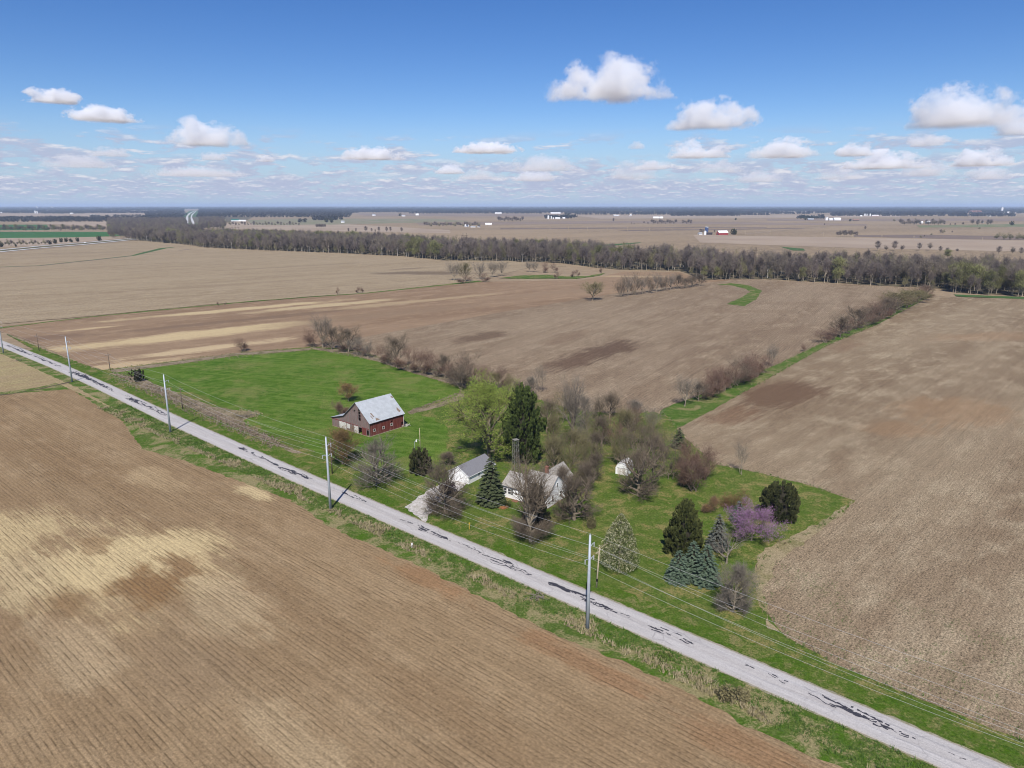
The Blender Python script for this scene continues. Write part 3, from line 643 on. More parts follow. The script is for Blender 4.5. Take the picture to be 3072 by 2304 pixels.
def put(name, label, meshes, px, py, group=None, rz=0.0, sc=1.0, cat='tree', names=('trunk', 'crown')):
    x, y = G(px, py); t = thing(name, label, cat, (x, y, ZC[0] * .5), rz, group)
    if sc != 1.0: t.scale = sc if hasattr(sc, '__len__') else (sc, sc, sc)
    for n_, me_ in zip(names, meshes): link(n_, me_, t)
    return t
def bare(seed, h, rx, wm, tm, extra=None, **k):
    lf = MB(); leafer = None
    if extra:
        size, per, mat_ = extra
        def leafer(r, q, e):
            for _ in range(per):
                leaf(lf, q.lerp(e, r.uniform(.15, 1.05)) + Vector((r.uniform(-1, 1), r.uniform(-1, 1), r.uniform(-1, 1))) * size * .7, size, r)
    wd, tw = bare_tree(seed, h, rx / h, leafer=leafer, **k)
    if extra:                                                   # twigs and leaves share the crown
        b = len(tw.v); tw.v.extend(lf.v); tw.f.extend(tuple(i + b for i in f) for f in lf.f); tw.mi.extend([1] * len(lf.f))
    fit(wd, tw, h, rx)
    return wd.mesh('trunk', wm, True), tw.mesh('crown', [tm, extra[2]] if extra else tm)
def evergreen(seed, h, rx, mat, **k):
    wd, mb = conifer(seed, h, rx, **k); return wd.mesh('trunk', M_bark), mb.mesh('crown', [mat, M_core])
def shrub(seed, h, rx, mat, **k):
    wd, mb = bush(seed, h, rx, **k); return wd.mesh('stem', M_bark), mb.mesh('foliage', mat)
def mpp(px, py):
    x, y = G(px, py); return math.hypot(y, CAM_H) / 2133.0
# ================================================================== FARMSTEAD TREES
def T(name, label, px, py, ty, wpx, seed, wm, tm, extra=None, group=None, rz=None, **k):
    """bare tree: foot (px,py), top row ty, crown width wpx in survey pixels"""
    h = HT(px, py, ty); rx = wpx * .5 * mpp(px, py)
    return put(name, label, bare(seed, h, rx, wm, tm, extra, **k), px, py, group, rz if rz is not None else seed * 1.3)
T('maple_tree', 'russet budding tree with a round crown between barn and road', 1028, 1395, 1284, 108, 21, M_bark, M_twigbrown, (.20, 3, M_budbrown), limbs=14, trunk=.08, low=10, high=75, kids=(6, 6, 6))
T('spreading_tree', 'grey bare tree with broad dead lower limbs on the lawn below the barn', 1131, 1455, 1316, 150, 22, M_barkpale, M_twiggrey, limbs=15, trunk=.07, low=12, high=88, lower=6, wig=.22, kids=(6, 5, 5), twig=(1.2, .042), rad=.36)
T('willow_tree', 'huge pale-barked tree hazed with fresh yellow-green leaves behind the garage', 1466, 1374, 1131, 262, 23, M_bark, M_twigolive, (.30, 5, M_budgreen), limbs=15, trunk=.08, low=8, high=70, kids=(7, 6, 6), twig=(1.5, .035), up=.10, rad=.62)
T('bare_tree', 'brown bare tree with drooping twigs beside the gravel drive', 1334, 1545, 1390, 142, 24, M_bark, M_twig, limbs=16, trunk=.10, low=10, high=95, lower=12, kids=(7, 6, 6), up=.12)
T('vase_tree', 'tall bare tree with many upright limbs in front of the white house', 1592, 1628, 1375, 140, 25, M_barkpale, M_twig, limbs=14, trunk=.22, low=5, high=32, lower=22, kids=(7, 6, 6), up=.16, twig=(1.2, .03), rad=.42)
T('bare_tree', 'knotty bare tree with a thick low trunk at the gable end of the house', 1721, 1562, 1425, 140, 26, M_bark, M_twig, limbs=13, trunk=.14, low=12, high=88, lower=6, kids=(6, 5, 5), twig=(1.1, .042), rad=.5)
T('spreading_tree', 'wide spreading dark tree casting a fan of shadows in front of the small shed', 1916, 1490, 1340, 160, 27, M_bark, M_twig, limbs=16, trunk=.08, low=12, high=88, lower=5, kids=(6, 5, 5), twig=(1.2, .042), rad=.42)
T('young_tree', 'slim pale bare tree at the edge of the stubble field behind the yard', 2223, 1426, 1301, 62, 28, M_barkpale, M_twiggrey, limbs=7, trunk=.16, low=8, high=35, kids=(5, 5, 4), stems=2)
T('bare_tree', 'grey bare tree with upswept twigs between the three blue spruces and the road wires', 2198, 1840, 1690, 112, 29, M_barkpale, M_twiggrey, limbs=16, trunk=.07, low=8, high=80, kids=(7, 6, 6), twig=(1.0, .026), lower=4)
T('dead_tree', 'small whitish dead tree with few crooked branches behind the three spruces', 2179, 1694, 1585, 112, 30, M_barkpale, M_twiggrey, limbs=8, trunk=.18, low=20, high=80, kids=(4, 3, 3), twig=(.7, .03), wig=.24)
T('redbud_tree', 'flat-topped redbud covered in purple-pink blossom', 2253, 1626, 1528, 165, 31, M_bark, M_twiggrey, (.15, 3, M_pink), limbs=11, trunk=.16, low=40, high=84, kids=(7, 6, 6), up=.10)
T('tall_tree', 'very tall bare tree with forked upright limbs behind the yard', 1714, 1345, 1118, 104, 32, M_bark, M_twiggrey, limbs=11, trunk=.24, low=6, high=34, kids=(6, 6, 5), rad=.42)
T('tall_tree', 'slender twin-stemmed bare tree at the near corner of the middle field', 1619, 1178, 1092, 50, 33, M_bark, M_twiggrey, limbs=8, trunk=.2, low=6, high=25, kids=(5, 5, 4), stems=2)
T('bare_tree', 'round brown bare tree above two dark evergreens at the field edge', 1828, 1258, 1172, 88, 34, M_bark, M_twig, limbs=11, trunk=.14, low=12, high=60)
T('budding_shrub', 'rounded orange-brown shrub behind the small blue spruce', 2212, 1532, 1462, 106, 35, M_bark, M_twigbrown, (.17, 3, M_budbrown), limbs=12, trunk=.06, low=15, high=80, stems=5, up=.05)
T('budding_shrub', 'small russet multi-stemmed shrub on a ring of mulch', 2131, 1540, 1488, 54, 36, M_bark, M_twigred, (.14, 2, M_budbrown), limbs=10, trunk=.08, low=15, high=75, stems=4)
T('tree', 'brown budding tree close behind the barn roof', 1046, 1206, 1147, 62, 37, M_bark, M_twigbrown, (.22, 1, M_budbrown), limbs=10, trunk=.14, low=10, high=60)
T('thicket', 'low reddish brush heap behind the barn lean-to', 1024, 1250, 1204, 52, 38, M_bark, M_twigred, limbs=14, trunk=.05, low=15, high=85, stems=7)
THK = 'reddish brush thicket on the edge of the stubble field'
for i, (px, py, ty, w_) in enumerate([(2080, 1476, 1345, 110), (2110, 1440, 1330, 80), (2045, 1462, 1360, 70), (2070, 1410, 1322, 70)]):
    T('thicket', THK, px, py, ty, w_, 40 + i, M_bark, M_twigred, group='brush thicket stems', limbs=16, trunk=.05, low=10, high=60, stems=8, kids=(6, 6, 5))
TANG = 'tangled grey-brown undergrowth tree among the trees behind the house'
for i, (px, py, ty, w_, tm) in enumerate([(1660, 1420, 1330, 70, M_twigolive), (1700, 1445, 1350, 66, M_twigolive), (1745, 1420, 1330, 70, M_twigolive), (1790, 1400, 1320, 66, M_twig), (1745, 1462, 1400, 56, M_twig),
                                          (1840, 1345, 1270, 80, M_twigred), (1880, 1330, 1255, 70, M_twigolive), (1935, 1345, 1265, 80, M_twigolive), (1990, 1390, 1300, 74, M_twig), (1960, 1420, 1330, 80, M_twig), (2010, 1440, 1350, 74, M_twig), (1780, 1330, 1265, 56, M_twigolive), (1760, 1480, 1415, 66, M_twig),
                                          (1900, 1300, 1240, 60, M_twigred), (1680, 1400, 1318, 70, M_twig), (1720, 1395, 1310, 70, M_twigolive), (1650, 1385, 1318, 64, M_twigolive), (1775, 1412, 1345, 60, M_twigolive), (1780, 1452, 1385, 50, M_twig), (1940, 1385, 1300, 80, M_twig), (1905, 1350, 1265, 80, M_twig), (1860, 1320, 1250, 70, M_twigolive), (1970, 1355, 1280, 70, M_twigolive), (1755, 1370, 1290, 64, M_twigolive), (1690, 1490, 1425, 56, M_twig), (1870, 1390, 1310, 74, M_twig), (1640, 1470, 1410, 50, M_twig), (1345, 1400, 1355, 44, M_twig)]):
    ty -= (26 if i != 27 else 0); w_ *= 1.15
    T('undergrowth_tree', TANG if i != 27 else 'thin brown sapling clump beside the gable of the white garage', px, py, ty, w_, 60 + i, M_bark, tm, group='undergrowth behind the house' if i != 27 else None, limbs=11, trunk=.14, low=8, high=60, stems=1 + i % 3, kids=(5, 5, 5))
for i, (px, py, ty, w_) in enumerate([(1640, 1300, 1195, 70), (1682, 1272, 1172, 66), (1760, 1292, 1185, 72), (1792, 1262, 1180, 62), (1655, 1362, 1240, 74), (1738, 1352, 1232, 76), (1805, 1342, 1240, 72), (1852, 1402, 1280, 80), (1905, 1275, 1200, 70), (1700, 1238, 1152, 56), (1612, 1292, 1205, 60), (1955, 1300, 1222, 70), (1560, 1215, 1140, 56), (1530, 1190, 1118, 60), (1590, 1200, 1130, 52)]):
    T('slender_tree', 'slender bare tree among the grove between the house and the middle field', px, py, ty, w_, 120 + i, M_bark, (M_twig, M_twigolive, M_twiggrey)[i % 3], group='grove behind the house', limbs=10, trunk=.16, low=8, high=55, kids=(6, 5, 4), twig=(1.2, .04), stems=1 + i % 2)
# ---- evergreens and flowering trees
def E_(name, label, px, py, ty, wpx, seed, mat, group=None, **k):
    h = HT(px, py, ty); rx = wpx * .5 * mpp(px, py)
    return put(name, label, evergreen(seed, h, rx, mat, **k), px, py, group, seed)
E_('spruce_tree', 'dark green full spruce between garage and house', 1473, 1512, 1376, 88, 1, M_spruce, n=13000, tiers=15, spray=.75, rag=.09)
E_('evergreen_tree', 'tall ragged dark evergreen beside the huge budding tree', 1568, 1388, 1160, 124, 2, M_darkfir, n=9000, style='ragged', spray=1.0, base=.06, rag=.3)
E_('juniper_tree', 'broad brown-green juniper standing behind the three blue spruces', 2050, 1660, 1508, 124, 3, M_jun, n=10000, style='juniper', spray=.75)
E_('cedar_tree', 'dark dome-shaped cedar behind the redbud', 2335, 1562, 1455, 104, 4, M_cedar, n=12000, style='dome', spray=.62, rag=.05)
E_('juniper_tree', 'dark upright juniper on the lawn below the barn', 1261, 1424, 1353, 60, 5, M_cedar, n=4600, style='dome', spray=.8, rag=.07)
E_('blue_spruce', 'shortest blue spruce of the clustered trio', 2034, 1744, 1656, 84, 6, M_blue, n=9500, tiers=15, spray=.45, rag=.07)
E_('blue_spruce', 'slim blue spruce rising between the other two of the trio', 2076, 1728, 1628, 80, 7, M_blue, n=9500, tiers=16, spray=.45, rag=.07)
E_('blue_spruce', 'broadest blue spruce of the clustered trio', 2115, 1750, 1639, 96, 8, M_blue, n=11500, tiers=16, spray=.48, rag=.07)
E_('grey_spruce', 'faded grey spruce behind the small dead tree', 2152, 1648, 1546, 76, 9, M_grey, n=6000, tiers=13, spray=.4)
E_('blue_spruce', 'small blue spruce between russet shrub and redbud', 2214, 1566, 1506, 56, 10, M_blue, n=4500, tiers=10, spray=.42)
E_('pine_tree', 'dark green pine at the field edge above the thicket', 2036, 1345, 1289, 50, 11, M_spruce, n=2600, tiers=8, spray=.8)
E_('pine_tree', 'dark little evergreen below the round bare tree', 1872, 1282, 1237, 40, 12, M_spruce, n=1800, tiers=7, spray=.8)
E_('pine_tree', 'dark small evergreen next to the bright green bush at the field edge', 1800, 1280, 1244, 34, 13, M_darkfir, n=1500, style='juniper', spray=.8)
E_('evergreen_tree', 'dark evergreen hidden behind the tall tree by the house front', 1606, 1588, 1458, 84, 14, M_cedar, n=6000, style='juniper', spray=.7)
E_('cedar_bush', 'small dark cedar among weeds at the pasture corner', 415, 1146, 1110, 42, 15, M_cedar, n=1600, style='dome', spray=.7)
def pear():
    px, py, ty, w_ = 1857, 1712, 1543, 122; h = HT(px, py, ty); rx = w_ * .5 * mpp(px, py)
    wd = MB(); wd.tube([Vector((0, 0, -.2)), Vector((0, 0, h * .9))], [.22, .03], 6, cap=False)
    r = random.Random(4); lf = MB()
    def pr(t): return rx * (1 - max(0, (t - .22) / .80) ** 1.7) * min(1, .62 + t * 1.9)
    lob = [(r.uniform(0, 6.28), r.uniform(.1, .95), r.uniform(-.2, .14)) for _ in range(42)]
    for k in range(17000):
        t = r.uniform(.07, .995); a = r.uniform(0, 6.283)
        bump = 1 + sum(amp * math.exp(-((math.atan2(math.sin(a - la), math.cos(a - la)) / .38) ** 2 + ((t - lt) / .07) ** 2)) for la, lt, amp in lob)
        q = pr(t) * bump * (r.random() ** .3) * r.uniform(.93, 1.04)
        leaf(lf, Vector((math.cos(a) * q, math.sin(a) * q, h * t)), .27, r, 0 if r.random() < .62 else 1)
    put('pear_tree', 'cone-shaped pear tree in white blossom beside the road', (wd.mesh('trunk', M_bark), lf.mesh('crown', [M_white, M_wleaf])), px, py)
pear()
def S(name, label, px, py, ty, wpx, seed, mat, group=None, **k):
    h = HT(px, py, ty); rx = wpx * .5 * mpp(px, py)
    return put(name, label, shrub(seed, h, rx, mat, **k), px, py, group, seed, cat='shrub', names=('stem', 'foliage'))
S('purple_shrub', 'dark purple-leaved shrub beside the drive in front of the garage', 1338, 1486, 1450, 62, 1, M_plum, n=3000, size=.28)
S('clipped_shrub', 'dark rounded evergreen shrub below the house windows', 1520, 1526, 1503, 34, 2, M_shrub, n=1500, size=.2)
S('clipped_shrub', 'dark evergreen shrub at the foot of the big spruce', 1495, 1516, 1495, 30, 3, M_shrub, n=1200, size=.2)
S('wild_shrub', 'bright green bush under the round bare tree', 1818, 1312, 1262, 26, 4, M_wild, n=1200, size=.35)
S('wild_shrub', 'bright green bush beneath the tall dark evergreen', 1590, 1392, 1345, 44, 5, M_wild, n=1500, size=.35)
S('brown_shrub', 'brown leafy heap at the foot of the knotty tree', 1768, 1588, 1550, 44, 6, M_twigolive, n=1600, size=.25)
S('roadside_shrub', 'bright green weed clump on the camera-side verge', 1985, 1982, 1968, 60, 7, M_wild, n=1500, size=.3)
S('roadside_shrub', 'straw-coloured brush clump on the camera-side verge', 2185, 2100, 2062, 66, 8, M_twigolive, n=1500, size=.3)
S('roadside_shrub', 'olive brush clump next to the straw clump on the verge', 2228, 2108, 2066, 44, 9, M_twigolive, n=1300, size=.3)
S('orange_shrub', 'low orange-leaved plants at the end of the house bed', 1511, 1530, 1520, 26, 10, plain('orange leaves', (.40, .17, .07), (.28, .13, .06), 2, .9), n=500, size=.16)
# ---- fence rows
PROTO = {}
for k_, (sd, wm, tm, kw) in {'a': (101, M_bark, M_twig, dict(limbs=10, trunk=.14, low=12, high=62, kids=(5, 5, 5), twig=(1.2, .05))), 'b': (102, M_bark, M_twigred, dict(limbs=14, trunk=.06, low=12, high=70, stems=6, kids=(5, 5, 5), twig=(1.1, .05))),
                             'c': (103, M_bark, M_twigolive, dict(limbs=10, trunk=.18, low=10, high=60, kids=(5, 5, 5), twig=(1.2, .05))), 'd': (104, M_barkpale, M_twiggrey, dict(limbs=8, trunk=.22, low=12, high=50, kids=(5, 5, 4), twig=(1.3, .05))),
                             'e': (105, M_bark, M_twig, dict(limbs=12, trunk=.07, low=12, high=60, stems=4, kids=(5, 5, 5), twig=(1.2, .05)))}.items():
    PROTO[k_] = bare(sd, 10, 5, wm, tm, **kw)
def row_tree(k_, name, label, px, py, ty, wpx, group, rz):
    if name == 'fence_row_tree': wpx *= 1.32; ty -= (py - ty) * .12
    h = HT(px, py, ty); rx = wpx * .5 * mpp(px, py)
    return put(name, label, PROTO[k_], px, py, group, rz, (rx / 5, rx / 5, h / 10))
for i, (k_, px, py, ty, w_) in enumerate([('d', 968, 1042, 952, 60), ('b', 940, 1042, 990, 62), ('a', 996, 1050, 985, 56), ('b', 1020, 1056, 1015, 50), ('a', 1046, 1058, 985, 66), ('d', 1072, 1066, 1015, 50), ('d', 1104, 1076, 1028, 34), ('b', 1145, 1088, 1042, 48), ('a', 1190, 1106, 1012, 60), ('b', 1224, 1113, 1046, 76), ('b', 1275, 1124, 1058, 64), ('a', 1335, 1138, 1068, 50), ('e', 1388, 1170, 1066, 90), ('b', 1375, 1140, 1080, 60), ('b', 1500, 1166, 1106, 62), ('c', 1480, 1165, 1120, 40), ('b', 1168, 1096, 1052, 50), ('b', 1250, 1118, 1062, 60), ('b', 1305, 1132, 1076, 60), ('b', 1358, 1150, 1092, 60), ('b', 1410, 1160, 1098, 60), ('b', 1440, 1165, 1105, 60), ('b', 1085, 1070, 1036, 44)]):
    row_tree(k_, 'fence_row_tree', 'bare tree in the brushy row between pasture and middle field', px, py, ty, w_, 'fence-row trees behind the pasture', i * 1.7)
row_tree('b', 'lone_bush', 'lone round leafless bush on the pale soil beyond the pasture', 732, 1056, 1012, 64, None, 1.0)
for i, (k_, px, py, ty, w_) in enumerate([('d', 2054, 1221, 1134, 62), ('a', 2095, 1205, 1150, 50), ('b', 2131, 1190, 1118, 78), ('b', 2170, 1175, 1105, 60), ('e', 2208, 1158, 1076, 84), ('b', 2240, 1145, 1090, 60), ('b', 2268, 1132, 1064, 66), ('d', 2316, 1102, 1038, 34), ('b', 2112, 1198, 1140, 60), ('b', 2150, 1184, 1118, 60), ('b', 2190, 1166, 1098, 64), ('b', 2225, 1150, 1084, 64), ('b', 2254, 1138, 1076, 60), ('b', 2290, 1120, 1070, 50)]):
    row_tree(k_, 'fence_row_tree', 'bare tree in the lower clump along the grass strip', px, py, ty, w_, 'fence-row trees, lower clump', i * 2.1)
row_tree('b', 'fence_row_bush', 'small lone bush between the two clumps along the grass strip', 2412, 1055, 1032, 26, None, .4)
for i, (k_, px, py, ty, w_) in enumerate([('b', 2475, 1030, 992, 56), ('b', 2500, 1020, 985, 50), ('a', 2520, 1014, 950, 60), ('a', 2567, 990, 926, 60), ('e', 2600, 978, 925, 50), ('e', 2628, 967, 906, 68), ('a', 2660, 952, 895, 66), ('c', 2684, 941, 880, 70), ('c', 2720, 925, 875, 60), ('c', 2750, 908, 872, 60), ('a', 2778, 893, 855, 40), ('b', 2543, 1002, 955, 56), ('b', 2582, 985, 938, 56), ('b', 2614, 972, 922, 60), ('b', 2645, 958, 908, 60), ('b', 2672, 946, 895, 60), ('b', 2702, 932, 886, 60), ('c', 2735, 916, 874, 60), ('b', 2765, 900, 862, 56)]):
    row_tree(k_, 'fence_row_tree', 'bare tree in the upper clump running up to the river wood', px, py, ty, w_, 'fence-row trees, upper clump', i * 1.3)
for i, (k_, px, py, ty, w_) in enumerate([('d', 1362, 842, 782, 60), ('c', 1396, 846, 784, 46), ('d', 1440, 838, 782, 50), ('d', 1476, 832, 781, 42), ('d', 1506, 828, 780, 44), ('b', 1392, 850, 826, 60), ('b', 1450, 846, 820, 50), ('d', 1588, 816, 782, 40), ('d', 1606, 816, 784, 30), ('b', 1632, 818, 786, 36), ('b', 1665, 818, 790, 30), ('b', 1672, 836, 815, 26), ('b', 1716, 832, 812, 26), ('b', 1732, 830, 808, 20), ('b', 1804, 820, 800, 18)]):
    row_tree(k_, 'ditch_tree', 'bare tree standing along the far green ditch', px, py, ty, w_, 'trees along the far ditch', i * 1.9)
row_tree('c', 'round_tree', 'round olive-tinged tree on the far corner of the middle field', 1778, 902, 843, 74, None, .8)
for i in range(12):
    f = i / 11; px = 1862 + 236 * f; py = 892 - 34 * f
    row_tree('ed'[i % 2] if i < 8 else 'a', 'grove_tree', 'bare tree in the long grove at the far corner of the middle field', px, py, 826 - 6 * (i % 3) + (6 if i > 7 else 0), 44, 'grove at the far field corner', i * 1.1)
for px, py, ty, w_ in [(1014, 884, 861, 14), (1072, 879, 861, 22), (1088, 878, 862, 20), (655, 917, 905, 12), (676, 915, 907, 10)]:
    row_tree('b', 'ditch_bush', 'small bush on the narrow grass line between bean stubble and streaked soil', px, py, ty, w_, 'bushes on the ditch line', px)
# ================================================================== BUILDINGS
def wood_mat(name, a, b, c, rust=None, step=.22):
    """weathered vertical boards"""
    m, t = new_mat(name)
    oc = t.n('ShaderNodeTexCoord').outputs['Object']; o = t.xyz(oc)
    s = t.m('DIVIDE', t.m('ADD', o[0], o[1]), step)
    cell = t.m('FLOOR', s); edge = t.m('ABSOLUTE', t.m('SUBTRACT', t.m('FRACT', s), .5))
    wn = t.n('ShaderNodeTexWhiteNoise', noise_dimensions='1D'); t.nt.links.new(cell, wn.inputs['W'])
    run = t.noise(t.comb(t.m('MULTIPLY', t.m('ADD', o[0], o[1]), 3.0), 0, t.m('MULTIPLY', o[2], .5)), 1.2, 6, .7)
    col = t.mix(t.ramp(run, .38, .66), a, b)
    col = t.mix(t.m('MULTIPLY', t.ramp(wn.outputs[0], .45, 1.0), .75), col, c)
    col = t.mix(t.m('MULTIPLY', t.ramp(edge, .44, .5), .8), col, (.02, .015, .012))
    finish(t, col, .95, edge, .3, .02, .1); return m
M_redwood = wood_mat('red boards', (.175, .042, .034), (.105, .034, .028), (.215, .09, .075))
M_greywood = wood_mat('weathered boards', (.215, .17, .155), (.13, .10, .095), (.24, .13, .118))
M_redtrim = plain('red trim', (.20, .045, .04), (.15, .05, .045), 3, .9)
M_peel = plain('peeling white paint', (.62, .60, .57), (.40, .36, .31), 3.5, .9, stretch=(2, 2, .5))
M_tin = plain('galvanised roof', (.52, .545, .56), (.44, .465, .475), .7, .5, .4, 0.25, stretch=(1, 1, 1))
M_rust_hole = plain('rust and hole dark', (.16, .12, .095), (.26, .20, .15), 3, .9)  # rust tones, also standing in for the dark seen through roof holes
M_dark = plain('dark gap', (.015, .013, .012), None, 2, 1.0)
M_stone = plain('rubble foundation', (.34, .28, .21), (.22, .19, .12), 3, 1.0, bstr=.5)
M_siding = plain('white siding', (.78, .78, .77), (.72, .72, .71), 1.2, .6)
M_shingle = plain('grey shingles', (.20, .20, .215), (.165, .165, .18), 6, .9, bstr=.3)
M_oldshingle = plain('weathered shingles', (.33, .31, .28), (.25, .235, .21), 2.5, .95, bstr=.3)
M_glass = plain('window glass', (.03, .035, .04), (.05, .055, .06), 1, .12, .5)
M_shutter = plain('dark shutter', (.025, .03, .032), None, 3, .7)
M_trim = plain('white trim', (.80, .80, .79), (.74, .74, .73), 2, .55)
M_gut = plain('dark grey trim', (.10, .11, .12), None, 2, .7)  # dark grey for fascia, panel joints, shed door frame and far doors
M_brick = plain('brick footing', (.25, .11, .075), (.20, .10, .07), 3, .95)

def wall(name, parent, mat, o, sd, L, Hh, holes=(), clips=(), th=.12):
    """upright wall from local point o along unit direction sd, real openings, cut by the roof planes"""
    o = Vector(o); sd = Vector(sd); ss = sorted({0, L, *[h[0] for h in holes], *[h[1] for h in holes]}); zs = sorted({0, Hh, *[h[2] for h in holes], *[h[3] for h in holes]})
    bm = bmesh.new(); vt = {}
    def vv(s, z):
        if (s, z) not in vt: vt[(s, z)] = bm.verts.new(o + sd * s + Z * z)
        return vt[(s, z)]
    for i in range(len(ss) - 1):
        for j in range(len(zs) - 1):
            cs, cz = (ss[i] + ss[i + 1]) / 2, (zs[j] + zs[j + 1]) / 2
            if any(h[0] < cs < h[1] and h[2] < cz < h[3] for h in holes): continue
            bm.faces.new([vv(ss[i], zs[j]), vv(ss[i + 1], zs[j]), vv(ss[i + 1], zs[j + 1]), vv(ss[i], zs[j + 1])])
    for pt, nr in clips:
        bmesh.ops.bisect_plane(bm, geom=bm.verts[:] + bm.edges[:] + bm.faces[:], plane_co=pt, plane_no=nr, clear_outer=True)
    me = bpy.data.meshes.new(name); bm.to_mesh(me); bm.free(); me.materials.append(mat)
    ob = link(name, me, parent); md = ob.modifiers.new('thickness', 'SOLIDIFY'); md.thickness = th; md.offset = 0
    return ob
def slab(name, parent, mat, pts, th=.1):
    """sloping roof plate from four top corners"""
    p = [Vector(q) for q in pts]; n_ = (p[1] - p[0]).cross(p[3] - p[0]).normalized()
    if n_.z < 0: n_ = -n_
    mb = MB(); lo = [q - n_ * th for q in p]
    mb.add([tuple(q) for q in p + lo], [(0, 1, 2, 3), (7, 6, 5, 4), (0, 4, 5, 1), (1, 5, 6, 2), (2, 6, 7, 3), (3, 7, 4, 0)])
    return mb.build(name, mat, parent)
def bx(name, parent, mat, *a):
    mb = MB(); mb.box(*a); return mb.build(name, mat, parent)
def window(parent, axis, s0, s1, z0, z1, at_, out, shutters=False, panes=2, frame=None):
    """window set into a wall; axis 'x' = wall runs along local x at y=at_, 'y' = along y at x=at_; out = outward sign"""
    fm = frame or M_trim
    def b_(nm, par, mat, a0, a1, c0, c1, d0, d1):
        lo, hi = sorted((at_ + out * d0, at_ + out * d1))
        return bx(nm, par, mat, *( (a0, a1, lo, hi) if axis == 'x' else (lo, hi, a0, a1)), c0, c1)
    f = MB(); t_ = .09
    lo, hi = sorted((at_ + out * .04, at_ + out * .13))
    for a0, a1, c0, c1 in ((s0 - t_, s1 + t_, z1, z1 + t_), (s0 - t_, s1 + t_, z0 - t_, z0), (s0 - t_, s0, z0, z1), (s1, s1 + t_, z0, z1), (s0, s1, (z0 + z1) / 2 - .03, (z0 + z1) / 2 + .03)):
        f.box(*((a0, a1, lo, hi) if axis == 'x' else (lo, hi, a0, a1)), c0, c1)
    wn = f.build('window', fm, parent)
    m_ = (z0 + z1) / 2
    for k in range(panes):
        c0, c1 = (z0, m_ - .03) if k == 0 else (m_ + .03, z1)
        if panes == 1: c0, c1 = z0, z1
        b_('pane', wn, M_glass, s0, s1, c0, c1, -.02, .075)
    if shutters:
        for a0, a1 in ((s0 - .55, s0 - .13), (s1 + .13, s1 + .55)): b_('shutter', parent, M_shutter, a0, a1, z0 - .05, z1 + .05, .062, .11)
    return wn

